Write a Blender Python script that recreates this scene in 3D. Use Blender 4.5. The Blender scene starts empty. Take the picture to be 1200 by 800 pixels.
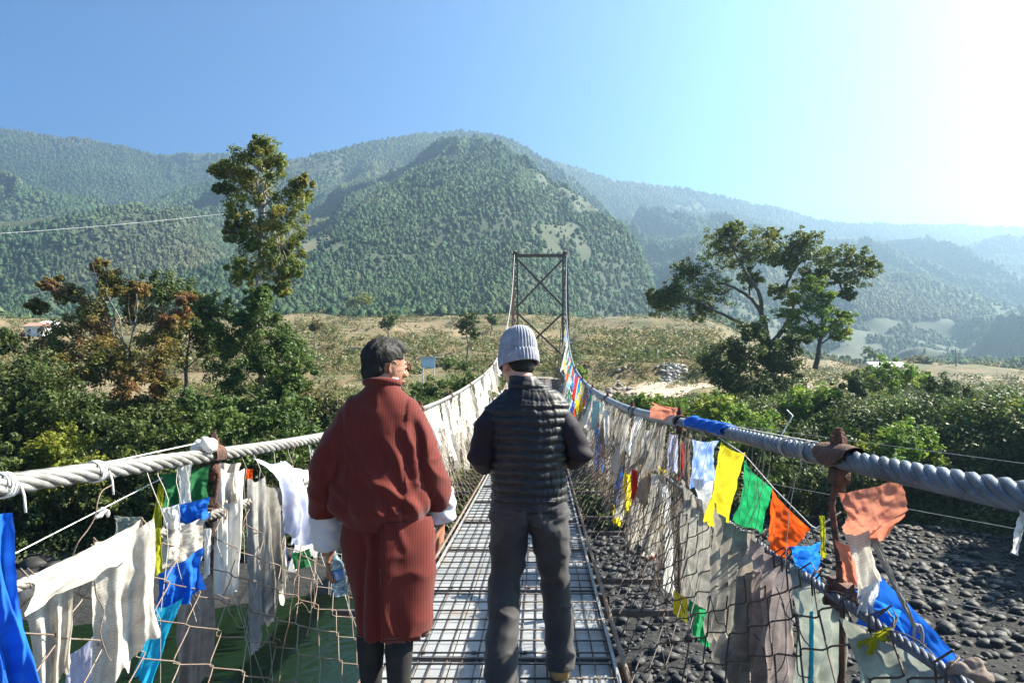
import bpy, bmesh, math, random
import numpy as np
from mathutils import Vector, Matrix, Euler

S = bpy.context.scene
COL = S.collection
PI = math.pi
RAD = math.radians

# ------------------------------------------------------------------ camera, sky, sun, exposure
FPX, CX, CY, HOR, CAMZ = 850.0, 600.0, 400.0, 430.0, 1.55
PITCH = math.atan((HOR - CY) / FPX)
cam_d = bpy.data.cameras.new('camera')
cam = bpy.data.objects.new('camera', cam_d)
COL.objects.link(cam)
cam.location = (0, 0, CAMZ)
cam.rotation_euler = (PI / 2 + PITCH, 0, 0)
cam_d.sensor_width = 36.0
cam_d.lens = FPX / 1200 * 36
cam_d.clip_start = 0.05
cam_d.clip_end = 30000
S.camera = cam

SUN_AZ = RAD(74)      # to the right of the view direction
SUN_EL = RAD(41)
W = bpy.data.worlds.new('World'); S.world = W; W.use_nodes = True
nt = W.node_tree; nt.nodes.clear()
sky = nt.nodes.new('ShaderNodeTexSky'); sky.sky_type = 'NISHITA'; sky.sun_disc = False
sky.sun_elevation = SUN_EL; sky.sun_rotation = SUN_AZ
sky.altitude = 1300; sky.air_density = 1.0; sky.dust_density = 1.3; sky.ozone_density = 4.0
bg = nt.nodes.new('ShaderNodeBackground'); bg.inputs['Strength'].default_value = 0.075
wo = nt.nodes.new('ShaderNodeOutputWorld')
hs_ = nt.nodes.new('ShaderNodeHueSaturation'); hs_.inputs['Saturation'].default_value = 1.05; hs_.inputs['Hue'].default_value = 0.489
def vscale(src, k):
    n_ = nt.nodes.new('ShaderNodeVectorMath'); n_.operation = 'SCALE'; n_.inputs['Scale'].default_value = k; nt.links.new(src, n_.inputs[0]); return n_.outputs[0]
gm_ = nt.nodes.new('ShaderNodeGamma'); gm_.inputs['Gamma'].default_value = 1.75
nt.links.new(vscale(sky.outputs[0], 0.13), gm_.inputs[0]); nt.links.new(vscale(gm_.outputs[0], 1 / 0.13), hs_.inputs['Color']); nt.links.new(hs_.outputs[0], bg.inputs[0]); nt.links.new(bg.outputs[0], wo.inputs[0])
sd = bpy.data.lights.new('sun', 'SUN'); sd.energy = 5.0; sd.angle = RAD(0.55); sd.color = (1.0, 0.92, 0.76)
sun = bpy.data.objects.new('sun', sd); COL.objects.link(sun)
sdir = Vector((math.sin(SUN_AZ) * math.cos(SUN_EL), math.cos(SUN_AZ) * math.cos(SUN_EL), math.sin(SUN_EL)))
sun.rotation_euler = sdir.to_track_quat('Z', 'Y').to_euler()
S.view_settings.view_transform = 'Standard'; S.view_settings.look = 'None'
S.view_settings.gamma = 1.0; S.view_settings.exposure = 2.3; S.view_settings.use_curve_mapping = False

# ------------------------------------------------------------------ helpers
def P(px, py, Y):
    """world point at depth Y seen from the camera in the direction of a pixel of the 1200x800 photo"""
    a = (px - CX) / FPX; b = (CY - py) / FPX
    dy = math.cos(PITCH) - b * math.sin(PITCH); dz = math.sin(PITCH) + b * math.cos(PITCH)
    k = Y / dy
    return Vector((a * k, Y, CAMZ + dz * k))

def tag(o, label=None, cat=None, group=None, kind=None):
    if label: o['label'] = label
    if cat: o['category'] = cat
    if group: o['group'] = group
    if kind: o['kind'] = kind
    return o

def empty(name, loc, label, cat, group=None, rz=0):
    o = bpy.data.objects.new(name, None); o.empty_display_size = 0.2
    COL.objects.link(o); o.location = loc; o.rotation_euler = (0, 0, rz)
    return tag(o, label, cat, group)

def link(name, me, mat, parent=None, smooth=True):
    o = bpy.data.objects.new(name, me); COL.objects.link(o)
    if mat is not None:
        for m in (mat if isinstance(mat, (list, tuple)) else [mat]): me.materials.append(m)
    if smooth:
        me.polygons.foreach_set('use_smooth', np.ones(len(me.polygons), dtype=bool))
    if parent is not None:
        o.parent = parent
        # vertices are given in world space: bring them to the parent's frame
        loc = parent.location; rz = parent.rotation_euler.z
        M = (Matrix.Translation(loc) @ Matrix.Rotation(rz, 4, 'Z')).inverted()
        p = parent.parent
        if p is not None:
            M = (Matrix.Translation(p.location) @ Matrix.Rotation(p.rotation_euler.z, 4, 'Z') ).inverted()
        me.transform(M)
    return o

def npmesh(name, V, F):
    V = np.asarray(V, dtype=np.float32); F = np.asarray(F, dtype=np.int32)
    me = bpy.data.meshes.new(name)
    n, k = F.shape
    me.vertices.add(len(V)); me.vertices.foreach_set('co', V.ravel())
    me.loops.add(n * k); me.loops.foreach_set('vertex_index', F.ravel())
    me.polygons.add(n)
    me.polygons.foreach_set('loop_start', np.arange(0, n * k, k, dtype=np.int32))
    try: me.polygons.foreach_set('loop_total', np.full(n, k, dtype=np.int32))
    except Exception: pass
    me.update(calc_edges=True)
    return me

def grid_faces(nu, nv, closed_u=False):
    i, j = np.meshgrid(np.arange(nu if closed_u else nu - 1), np.arange(nv - 1), indexing='ij')
    i2 = (i + 1) % nu
    return np.stack([i * nv + j, i2 * nv + j, i2 * nv + j + 1, i * nv + j + 1], -1).reshape(-1, 4)

def hash2(ix, iy, seed):
    n = (ix.astype(np.int64) * 374761393 + iy.astype(np.int64) * 668265263 + seed * 1274126177) & 0x7fffffff
    n = ((n ^ (n >> 13)) * 1103515245) & 0x7fffffff
    n = (n ^ (n >> 16))
    return (n & 0xffff) / 65535.0

def vnoise(x, y, seed=0):
    x = np.asarray(x, float); y = np.asarray(y, float)
    ix = np.floor(x); iy = np.floor(y); fx = x - ix; fy = y - iy
    fx = fx * fx * (3 - 2 * fx); fy = fy * fy * (3 - 2 * fy)
    a = hash2(ix, iy, seed); b = hash2(ix + 1, iy, seed); c = hash2(ix, iy + 1, seed); d = hash2(ix + 1, iy + 1, seed)
    return (a + (b - a) * fx) * (1 - fy) + (c + (d - c) * fx) * fy

def fbm(x, y, seed=0, octv=4):
    s = 0; a = 0.5; t = 0
    for k in range(octv):
        s = s + a * vnoise(x * 2 ** k, y * 2 ** k, seed + k * 17); t += a; a *= 0.5
    return s / t

class MB:
    def __init__(self): self.v = []; self.f = []
    def add(self, V, F):
        b = len(self.v); self.v += [tuple(p) for p in V]; self.f += [tuple(b + i for i in q) for q in F]
    def box(self, c, s, R=None):
        V = []
        for x in (-.5, .5):
            for y in (-.5, .5):
                for z in (-.5, .5):
                    p = Vector((x * s[0], y * s[1], z * s[2]))
                    if R is not None: p = R @ p
                    V.append(p + Vector(c))
        self.add(V, [(0, 1, 3, 2), (4, 6, 7, 5), (0, 4, 5, 1), (2, 3, 7, 6), (0, 2, 6, 4), (1, 5, 7, 3)])
    def bar(self, a, b, w, h, up=(0, 0, 1)):
        a = Vector(a); b = Vector(b); t = (b - a).normalized(); up = Vector(up)
        u = t.cross(up)
        if u.length < 1e-4: u = t.cross(Vector((0, 1, 0)))
        u.normalize(); v = u.cross(t)
        V = []
        for p in (a, b):
            for su, sv in ((-1, -1), (1, -1), (1, 1), (-1, 1)): V.append(p + u * su * w / 2 + v * sv * h / 2)
        self.add(V, [(0, 1, 2, 3), (7, 6, 5, 4), (0, 4, 5, 1), (1, 5, 6, 2), (2, 6, 7, 3), (3, 7, 4, 0)])
    def tube(self, pts, r, n=6, cap=True, ref=None):
        pts = [Vector(p) for p in pts]; m = len(pts)
        rs = r if isinstance(r, (list, tuple, np.ndarray)) else [r] * m
        V = []; u = None
        for i in range(m):
            t = (pts[min(i + 1, m - 1)] - pts[max(i - 1, 0)])
            if t.length < 1e-9: t = Vector((0, 0, 1))
            t.normalize()
            if u is None:
                u = t.cross(Vector(ref) if ref else (Vector((0, 0, 1)) if abs(t.z) < .9 else Vector((1, 0, 0))))
            u = (u - t * u.dot(t))
            if u.length < 1e-6: u = t.orthogonal()
            u.normalize(); v = t.cross(u)
            for k in range(n):
                a = 2 * PI * k / n
                V.append(pts[i] + (u * math.cos(a) + v * math.sin(a)) * rs[i])
        F = [(i * n + k, i * n + (k + 1) % n, (i + 1) * n + (k + 1) % n, (i + 1) * n + k) for i in range(m - 1) for k in range(n)]
        if cap: F.append(tuple(range(n - 1, -1, -1))); F.append(tuple((m - 1) * n + k for k in range(n)))
        self.add(V, F)
    def lathe(self, c, prof, n=16, R=None, cap=True):
        """prof: list of (r, z)"""
        V = []
        for r, z in prof:
            for k in range(n):
                a = 2 * PI * k / n; p = Vector((r * math.cos(a), r * math.sin(a), z))
                if R is not None: p = R @ p
                V.append(p + Vector(c))
        m = len(prof)
        F = [(i * n + k, i * n + (k + 1) % n, (i + 1) * n + (k + 1) % n, (i + 1) * n + k) for i in range(m - 1) for k in range(n)]
        if cap: F.append(tuple(range(n - 1, -1, -1))); F.append(tuple((m - 1) * n + k for k in range(n)))
        self.add(V, F)
    def sphere(self, c, r, R=None, nu=12, nv=8, jit=0, rng=None):
        r = (r, r, r) if not isinstance(r, (tuple, list)) else r
        V = []; F = []
        V.append((0, 0, -1))
        for j in range(1, nv):
            ph = -PI / 2 + PI * j / nv
            for i in range(nu):
                th = 2 * PI * i / nu; V.append((math.cos(ph) * math.cos(th), math.cos(ph) * math.sin(th), math.sin(ph)))
        V.append((0, 0, 1)); L = len(V) - 1
        for i in range(nu): F.append((0, 1 + (i + 1) % nu, 1 + i)); F.append((L, L - nu + i, L - nu + (i + 1) % nu))
        for j in range(nv - 2):
            for i in range(nu):
                a = 1 + j * nu + i; b = 1 + j * nu + (i + 1) % nu; F.append((a, b, b + nu, a + nu))
        out = []
        for p in V:
            q = Vector((p[0] * r[0], p[1] * r[1], p[2] * r[2]))
            if jit: q *= 1 + rng.uniform(-jit, jit)
            if R is not None: q = R @ q
            out.append(q + Vector(c))
        self.add(out, F)
    def build(self, name, mat, parent=None, smooth=True):
        me = bpy.data.meshes.new(name); me.from_pydata(self.v, [], self.f); me.update()
        return link(name, me, mat, parent, smooth)

def hermite(xs, ys):
    xs = np.array(xs, float); ys = np.array(ys, float); m = np.gradient(ys, xs)
    def f(x):
        x = np.clip(x, xs[0], xs[-1]); i = np.clip(np.searchsorted(xs, x) - 1, 0, len(xs) - 2)
        h = xs[i + 1] - xs[i]; t = (x - xs[i]) / h
        return ((2 * t ** 3 - 3 * t ** 2 + 1) * ys[i] + (t ** 3 - 2 * t ** 2 + t) * h * m[i] + (-2 * t ** 3 + 3 * t ** 2) * ys[i + 1] + (t ** 3 - t ** 2) * h * m[i + 1])
    return f

# ------------------------------------------------------------------ materials
def new_mat(name):
    m = bpy.data.materials.new(name); m.use_nodes = True
    n = m.node_tree.nodes; n.clear()
    return m, n, m.node_tree.links

def pmat(name, c1, c2=None, scale=5.0, rough=0.7, bump=0.0, bscale=40.0, metallic=0.0, detail=5.0, trans=0.0,
         island=0.0, coords='Object', stretch=None, c3=None, s3=1.0, t3=(0.5, 0.6), bdist=0.01, spec=0.5, alpha=1.0, sheen=0.0, ramp=(0.35, 0.65)):
    m, N, L = new_mat(name)
    out = N.new('ShaderNodeOutputMaterial'); b = N.new('ShaderNodeBsdfPrincipled')
    tc = N.new('ShaderNodeTexCoord'); src = tc.outputs[coords]
    if stretch:
        mp = N.new('ShaderNodeMapping'); mp.inputs['Scale'].default_value = stretch
        L.new(src, mp.inputs[0]); src = mp.outputs[0]
    b.inputs['Roughness'].default_value = rough; b.inputs['Metallic'].default_value = metallic
    b.inputs['Specular IOR Level'].default_value = spec
    if sheen: b.inputs['Sheen Weight'].default_value = sheen
    if c2 is None: c2 = tuple(x * 0.75 for x in c1)
    nz = N.new('ShaderNodeTexNoise'); nz.inputs['Scale'].default_value = scale; nz.inputs['Detail'].default_value = detail
    L.new(src, nz.inputs['Vector'])
    mr = N.new('ShaderNodeMapRange'); mr.inputs['From Min'].default_value = ramp[0]; mr.inputs['From Max'].default_value = ramp[1]
    L.new(nz.outputs['Fac'], mr.inputs['Value'])
    mx = N.new('ShaderNodeMix'); mx.data_type = 'RGBA'
    mx.inputs[6].default_value = (*c1, 1); mx.inputs[7].default_value = (*c2, 1)
    L.new(mr.outputs[0], mx.inputs[0]); colour = mx.outputs[2]
    if c3 is not None:
        n3 = N.new('ShaderNodeTexNoise'); n3.inputs['Scale'].default_value = s3; n3.inputs['Detail'].default_value = 6
        L.new(src, n3.inputs['Vector'])
        m3 = N.new('ShaderNodeMapRange'); m3.inputs['From Min'].default_value = t3[0]; m3.inputs['From Max'].default_value = t3[1]
        L.new(n3.outputs['Fac'], m3.inputs['Value'])
        x3 = N.new('ShaderNodeMix'); x3.data_type = 'RGBA'; x3.inputs[7].default_value = (*c3, 1)
        L.new(m3.outputs[0], x3.inputs[0]); L.new(colour, x3.inputs[6]); colour = x3.outputs[2]
    if island:
        g = N.new('ShaderNodeNewGeometry'); hs = N.new('ShaderNodeHueSaturation')
        a = N.new('ShaderNodeMapRange'); a.inputs['To Min'].default_value = 1 - island; a.inputs['To Max'].default_value = 1 + island
        L.new(g.outputs['Random Per Island'], a.inputs['Value']); L.new(a.outputs[0], hs.inputs['Value'])
        h = N.new('ShaderNodeMapRange'); h.inputs['To Min'].default_value = 0.5 + island * .07; h.inputs['To Max'].default_value = 0.5 - island * .07
        w = N.new('ShaderNodeMath'); w.operation = 'FRACT'; q = N.new('ShaderNodeMath'); q.operation = 'MULTIPLY'; q.inputs[1].default_value = 17.3
        L.new(g.outputs['Random Per Island'], q.inputs[0]); L.new(q.outputs[0], w.inputs[0]); L.new(w.outputs[0], h.inputs['Value'])
        L.new(h.outputs[0], hs.inputs['Hue'])
        L.new(colour, hs.inputs['Color']); colour = hs.outputs[0]
    L.new(colour, b.inputs['Base Color'])
    if bump:
        bn = N.new('ShaderNodeTexNoise'); bn.inputs['Scale'].default_value = bscale; bn.inputs['Detail'].default_value = 6
        L.new(src, bn.inputs['Vector'])
        bp = N.new('ShaderNodeBump'); bp.inputs['Strength'].default_value = bump; bp.inputs['Distance'].default_value = bdist
        L.new(bn.outputs['Fac'], bp.inputs['Height']); L.new(bp.outputs[0], b.inputs['Normal'])
    if trans:
        tr = N.new('ShaderNodeBsdfTranslucent'); L.new(colour, tr.inputs[0]); ms = N.new('ShaderNodeMixShader'); ms.inputs[0].default_value = trans
        L.new(b.outputs[0], ms.inputs[1]); L.new(tr.outputs[0], ms.inputs[2]); L.new(ms.outputs[0], out.inputs[0])
    else: L.new(b.outputs[0], out.inputs[0])
    m['bsdf'] = b.name
    return m

M_rust = pmat('rusty_iron', (0.16, 0.07, 0.04), (0.05, 0.03, 0.025), 30, 0.85, 0.6, 120, 0.3)
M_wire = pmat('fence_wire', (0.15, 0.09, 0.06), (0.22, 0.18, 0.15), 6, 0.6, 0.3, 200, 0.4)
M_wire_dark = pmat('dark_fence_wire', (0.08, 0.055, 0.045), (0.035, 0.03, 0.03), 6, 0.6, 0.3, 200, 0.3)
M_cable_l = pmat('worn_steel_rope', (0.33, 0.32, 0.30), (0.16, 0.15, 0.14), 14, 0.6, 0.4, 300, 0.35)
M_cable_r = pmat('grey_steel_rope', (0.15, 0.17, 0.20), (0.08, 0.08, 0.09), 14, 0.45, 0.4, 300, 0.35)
M_rope_s = pmat('white_string', (0.75, 0.74, 0.70), (0.6, 0.58, 0.54), 60, 0.9, 0.3, 400)
M_rope_b = pmat('beige_rope', (0.45, 0.41, 0.36), (0.3, 0.27, 0.24), 60, 0.9, 0.4, 400)
M_tower = pmat('rusted_tower_steel', (0.19, 0.08, 0.045), (0.17, 0.12, 0.10), 4, 0.75, 0.4, 60, 0.3)
M_pale = pmat('grey_tower_steel', (0.28, 0.25, 0.24), (0.15, 0.09, 0.07), 5, 0.7, 0.3, 60, 0.3)
# ------------------------------------------------------------------ terrain
def smooth(t): t = np.clip(t, 0, 1); return t * t * (3 - 2 * t)
bank_x = [-400, -60, -30, -15, 0, 12, 20, 26, 31, 36, 60, 400]
bank_y = [20, 33, 36, 37, 41, 43, 42, 36, 26, 6, -60, -300]
WATER = -8.3
ytop_p = [-2000, -600, 0, 60, 200, 340, 600, 700, 830, 880, 950, 1000, 1200, 1600, 3000]
ytop_v = [360, 360, 372, 378, 378, 374, 371, 374, 377, 398, 424, 430, 433, 436, 440]
def layer(px, Y, cp, cy, cYx, cYv, foot, powr=1.0):
    yc = np.interp(px, cp, cy); Yc = np.interp(px, cYx, cYv); Yf = foot
    zc = (HOR - yc) / FPX * Yc + CAMZ
    s = np.clip((Y - Yf) / (Yc - Yf), 0, 1)
    up = zc * s ** powr
    dn = zc - (Y - Yc) * 0.45
    return np.where(Y < Yc, up, dn), s
def hills(px, X, Y):
    wxx = X + (fbm(X / 500, Y / 500, 14, 3) - .5) * 500
    rd = lambda sx, sy, seed: 1 - np.abs(2 * fbm(wxx / sx, Y / sy, seed, 4) - 1)
    A, sA = layer(px, Y, [-900, -300, 0, 100, 180, 250, 340, 440, 500, 540, 600, 650, 700, 740, 770, 820, 900, 2500],
                  [420, 360, 300, 266, 234, 207, 186, 162, 154, 150, 162, 190, 232, 282, 328, 370, 425, 460],
                  [-900, 0, 250, 540, 650, 770, 2500], [900, 1300, 1650, 1950, 1700, 1150, 1000], 430, 1.12)
    B, sB = layer(px, Y, [-900, 300, 500, 600, 680, 720, 820, 900, 960, 1000, 1050, 1100, 1200, 1500, 2500],
                  [300, 260, 200, 176, 197, 212, 223, 241, 257, 261, 264, 263, 268, 290, 330], [0, 1], [2350, 2350], 1000, 1.0)
    C, sC = layer(px, Y, [-900, 640, 700, 760, 850, 900, 960, 1029, 1075, 1117, 1158, 1200, 1300, 2500],
                  [470, 420, 300, 262, 248, 260, 283, 306, 326, 350, 372, 393, 440, 500], [0, 850, 1029, 1200], [2000, 2000, 1800, 1450], 760, 1.0)
    D, sD = layer(px, Y, [-900, -300, 0, 60, 100, 180, 240, 300, 360, 420, 600, 900, 2500], [110, 120, 149, 158, 161, 179, 177, 183, 188, 205, 300, 420, 500],
                  [0, 1], [2250, 2250], 900, 1.0)
    def nz(s, amp, seed, sx=420, sy=900): return (rd(sx, sy, seed) - 0.72 - .30 * smooth((s - .35) / .5)) * amp * np.sin(np.pi * np.clip(s, 0, 1)) ** 0.8
    A = A + nz(sA, 300, 3, 260, 1300) + nz(sA, 90, 8, 110, 350); B = B + nz(sB, 300, 5, 330, 900) + nz(sB, 90, 18, 120, 350); C = C + nz(sC, 230, 7, 280, 700); D = D + nz(sD, 300, 9, 330, 900) + nz(sD, 90, 28, 130, 350)
    H = np.maximum(np.maximum(A, B), np.maximum(C, D))
    return H + (fbm(X / 60, Y / 60, 21, 3) - .5) * 10 * np.clip((Y - 500) / 600, 0, 1)
def H(X, Y):
    X = np.asarray(X, float); Y = np.asarray(Y, float)
    Ys = np.maximum(Y, 12.0); px = CX + FPX * X / Ys
    yt = np.interp(px, ytop_p, ytop_v)
    lt = smooth((np.log(Ys) - math.log(46)) / (math.log(330) - math.log(46))) ** 0.85
    yy = 492 + (yt - 492) * lt
    pl = CAMZ + np.minimum(Ys, 330) * (HOR - yy) / FPX
    pl = pl + np.where(Ys > 330, (Ys - 330) * np.where(px > 860, -0.03, 0.045), 0)
    # terraces on the fields
    tt = smooth((Ys - 60) / 40) * smooth((600 - Ys) / 200)
    st = 1.5; q = pl / st + fbm(X / 30, Y / 30, 4, 2) * 1.2; pt = (np.floor(q) + smooth((q - np.floor(q) - .75) / .25) - fbm(X / 30, Y / 30, 4, 2) * 1.2) * st
    pl = pl * (1 - tt * .75) + pt * tt * .75
    pl = pl + (fbm(X / 9, Y / 9, 31, 3) - .5) * 1.6 * smooth((Ys - 50) / 30) + (fbm(X / 45, Y / 45, 35, 3) - .5) * 9 * smooth((Ys - 110) / 120)
    # scarp / embankment right of the tower
    pl = pl + 2.6 * smooth((Ys - 98) / 3) * smooth((px - 655) / 25) * smooth((865 - px) / 30) * (1 - smooth((Ys - 150) / 60))
    by = np.interp(X, bank_x, bank_y) + (fbm(X / 8, Y / 8, 41, 2) - .5) * 4
    d = Y - by
    bed = -9.3 + smooth((d + 17 + 12 * smooth((X + 1) / 6)) / 14) * 1.5 + (fbm(X / 5, Y / 5, 51, 3) - .5) * .7
    bed = bed + smooth((X - 2) / 9) * 0.9 * smooth((d + 30) / 10)
    far = bed + (pl - bed) * smooth(d / 10)
    nb = smooth((-1.5 - Y) / 6)
    z = far * (1 - nb) + (-.2) * nb
    if np.any(Ys > 400):
        z = np.where(Ys > 400, np.maximum(z, hills(px, X, Ys)), z)
    return z
def Hs(x, y): return float(H(np.array([x]), np.array([y]))[0])

M_ground = pmat('valley_ground', (0.155, 0.108, 0.046), (0.06, 0.066, 0.022), 0.2, 0.95, 0.8, 1.5, detail=9, c3=(0.19, 0.14, 0.075), s3=0.03, t3=(.5, .62), bdist=.4)
M_hill = pmat('hill_ground', (0.055, 0.065, 0.032), (0.035, 0.05, 0.026), 0.012, 0.95, 0, detail=8, c3=(0.085, 0.08, 0.048), s3=0.004, t3=(.56, .7))

# wet rock and mud low down, the banks' shade put into the colour, by height
N_ = M_ground.node_tree.nodes; L_2 = M_ground.node_tree.links; b_ = N_[M_ground['bsdf']]; s_ = b_.inputs['Base Color'].links[0].from_socket
g_1 = N_.new('ShaderNodeNewGeometry'); sp = N_.new('ShaderNodeSeparateXYZ'); L_2.new(g_1.outputs['Position'], sp.inputs[0])
mr_ = N_.new('ShaderNodeMapRange'); mr_.inputs['From Min'].default_value = -3.2; mr_.inputs['From Max'].default_value = -6.5; L_2.new(sp.outputs['Z'], mr_.inputs['Value'])
mx_ = N_.new('ShaderNodeMix'); mx_.data_type = 'RGBA'; mx_.inputs[7].default_value = (.012, .012, .011, 1); L_2.new(mr_.outputs[0], mx_.inputs[0]); L_2.new(s_, mx_.inputs[6]); L_2.new(mx_.outputs[2], b_.inputs['Base Color'])

gx = np.concatenate([np.linspace(-300, -70, 60), np.linspace(-68, 68, 190), np.linspace(70, 300, 60)])
gy = np.concatenate([np.linspace(-80, -10, 20), np.linspace(-8, 70, 110), np.linspace(71, 156, 90)])
XX, YY = np.meshgrid(gx, gy, indexing='ij')
ZZ = H(XX, YY)
o = link('ground', npmesh('ground', np.stack([XX, YY, ZZ], -1).reshape(-1, 3), grid_faces(len(gx), len(gy))), M_ground)
tag(o, kind='structure')
pxs = np.linspace(-900, 2100, 560)
Ys = np.concatenate([np.geomspace(154, 520, 150)])
PXg, YG = np.meshgrid(pxs, Ys, indexing='ij'); XG = (PXg - CX) / FPX * YG
o = link('fields', npmesh('fields', np.stack([XG, YG, H(XG, YG)], -1).reshape(-1, 3), grid_faces(len(pxs), len(Ys))), M_ground)
tag(o, kind='structure')
Ys2 = np.geomspace(518, 3300, 330); pxs2 = np.linspace(-900, 2100, 620)
PXg, YG = np.meshgrid(pxs2, Ys2, indexing='ij'); XG = (PXg - CX) / FPX * YG
HG = H(XG, YG)
o = link('hills', npmesh('hills', np.stack([XG, YG, HG], -1).reshape(-1, 3), grid_faces(len(pxs2), len(Ys2))), M_hill)
tag(o, kind='structure')

# forest on the hills
rs = np.random.RandomState(5)
def tree_proto(kind, r):
    n = 6; V = []; F = []
    if kind == 0:   # pine: stacked ragged tiers
        tiers = [(0.10, .34, .52), (0.34, .28, .78), (0.58, .19, 1.02)]
    else:           # broadleaf: lumpy dome
        tiers = [(0.05, .36, .45), (0.22, .46, .66), (0.45, .38, .92)]
    for z0, rr, z1 in tiers:
        b = len(V)
        for k in range(n):
            a = 2 * PI * k / n + r.uniform(-.3, .3); q = rr * r.uniform(.65, 1.25)
            V.append((q * math.cos(a), q * math.sin(a), z0 + r.uniform(-.05, .05)))
        if kind == 0:
            V.append((r.uniform(-.04, .04), r.uniform(-.04, .04), z1)); F += [(b + k, b + (k + 1) % n, b + n) for k in range(n)]
        else:
            for k in range(n):
                a = 2 * PI * k / n + r.uniform(-.3, .3); q = rr * r.uniform(.4, .8)
                V.append((q * math.cos(a), q * math.sin(a), (z0 + z1) / 2 + .12 + r.uniform(-.05, .05)))
            V.append((0, 0, z1))
            for k in range(n):
                k2 = (k + 1) % n
                F += [(b + k, b + k2, b + n + k2), (b + k, b + n + k2, b + n + k), (b + n + k, b + n + k2, b + 2 * n)]
    return np.array(V, float), np.array(F, int)
def forest(N, xs, ys, zs, size, kinds, name, mat):
    Vs = []; Fs = []; off = 0
    protos = [tree_proto(k, random.Random(q)) for q in range(8) for k in (0, 1)]
    ki = rs.randint(0, 8, N) * 2 + kinds
    for p in range(16):
        idx = np.where(ki == p)[0]
        if not len(idx): continue
        V, F = protos[p]; n = len(idx)
        a = rs.uniform(0, 2 * PI, n); c = np.cos(a)[:, None]; s = np.sin(a)[:, None]; h = size[idx][:, None]; w = h * rs.uniform(.75, 1.25, (n, 1))
        x = (V[:, 0] * c - V[:, 1] * s) * w + xs[idx][:, None]; y = (V[:, 0] * s + V[:, 1] * c) * w + ys[idx][:, None]; z = V[:, 2] * h + zs[idx][:, None] - h * .08
        Vs.append(np.stack([x, y, z], -1).reshape(-1, 3)); Fs.append((F[None] + (np.arange(n) * len(V))[:, None, None]).reshape(-1, 3) + off); off += n * len(V)
    return link(name, npmesh(name, np.concatenate(Vs), np.concatenate(Fs)), mat, smooth=False)
M_wood = pmat('forest_foliage', (0.055, 0.09, 0.04), (0.035, 0.065, 0.035), 0.004, 0.9, island=0.55, c3=(0.10, 0.10, 0.05), s3=.003, t3=(.52, .7), spec=.1, trans=.2)
n0 = 760000
tpx = rs.uniform(-150, 1350, n0); u = rs.uniform(0, 1, n0)
tY = np.sqrt(335 ** 2 + u ** 1.35 * (2600 ** 2 - 335 ** 2)); tX = (tpx - CX) / FPX * tY
keep = rs.uniform(0, 1, n0) < np.clip(1.2 - tY / 5200, .3, 1)
tpx = tpx[keep]; tX = tX[keep]; tY = tY[keep]; tZ = H(tX, tY)
# skip slopes turned away from the valley, glades and the open valley floor
e = 12.0
dzdy = (H(tX * (1 + e / tY), tY + e) - tZ) / e
gl = fbm(tX / 170, tY / 170, 77, 4)
yp = HOR - (tZ - CAMZ) / tY * FPX
dens = np.where(gl > .66, .10, 1.0) * np.where(yp > 368 + 14 * fbm(tX / 60, tY / 60, 7, 2), .45 * (fbm(tX / 45, tY / 45, 17, 3) > .5), 1.0)
k2 = (dzdy > -0.12) & (rs.uniform(0, 1, len(tX)) < dens) & (tZ > -5) & (tY > 335)
tX, tY, tZ, tpx = tX[k2], tY[k2], tZ[k2], tpx[k2]
# visibility: running maximum elevation angle along the ray on the hill grid
el = (HG - CAMZ) / YG; run = np.maximum.accumulate(el, 1)
ii = np.clip(np.round((tpx + 900) / 3000 * 619).astype(int), 0, 619); jj = np.clip(np.searchsorted(Ys2, tY) - 2, 0, 329)
vis = (tZ + 26 - CAMZ) / tY > run[ii, jj] - 0.004
tX, tY, tZ = tX[vis], tY[vis], tZ[vis]
N = len(tX); print('forest trees', N)
kinds = (rs.uniform(0, 1, N) < .45).astype(int)
size = (4.6 + 8.5 * rs.uniform(0, 1, N) ** 1.8) * (.75 + .6 * fbm(tX / 80, tY / 80, 66, 3)) * np.clip(tY / 1300, .5, 1) * np.where(tY > 2300, 1.25, 1)
o = forest(N, tX, tY, tZ, size, kinds, 'hillside_forest', M_wood)
tag(o, 'mixed pine and broadleaf forest covering the blue hazy mountainsides', 'forest', kind='stuff')

# water
m, Nn, L = new_mat('river_water')
out = Nn.new('ShaderNodeOutputMaterial'); b = Nn.new('ShaderNodeBsdfPrincipled'); b.inputs['Base Color'].default_value = (0.005, 0.013, 0.006, 1)
b.inputs['Roughness'].default_value = .16; b.inputs['IOR'].default_value = 1.33
tc = Nn.new('ShaderNodeTexCoord'); nz = Nn.new('ShaderNodeTexNoise'); nz.inputs['Scale'].default_value = 2.2; nz.inputs['Detail'].default_value = 5
bp = Nn.new('ShaderNodeBump'); bp.inputs['Strength'].default_value = .5; bp.inputs['Distance'].default_value = .12
L.new(tc.outputs['Object'], nz.inputs['Vector']); L.new(nz.outputs['Fac'], bp.inputs['Height']); L.new(bp.outputs[0], b.inputs['Normal']); L.new(b.outputs[0], out.inputs[0])
wm = npmesh('river', [(-300, -60, WATER), (300, -60, WATER), (300, 60, WATER), (-300, 60, WATER)], [(0, 1, 2, 3)])
tag(link('river', wm, m, smooth=False), kind='structure')

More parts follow.
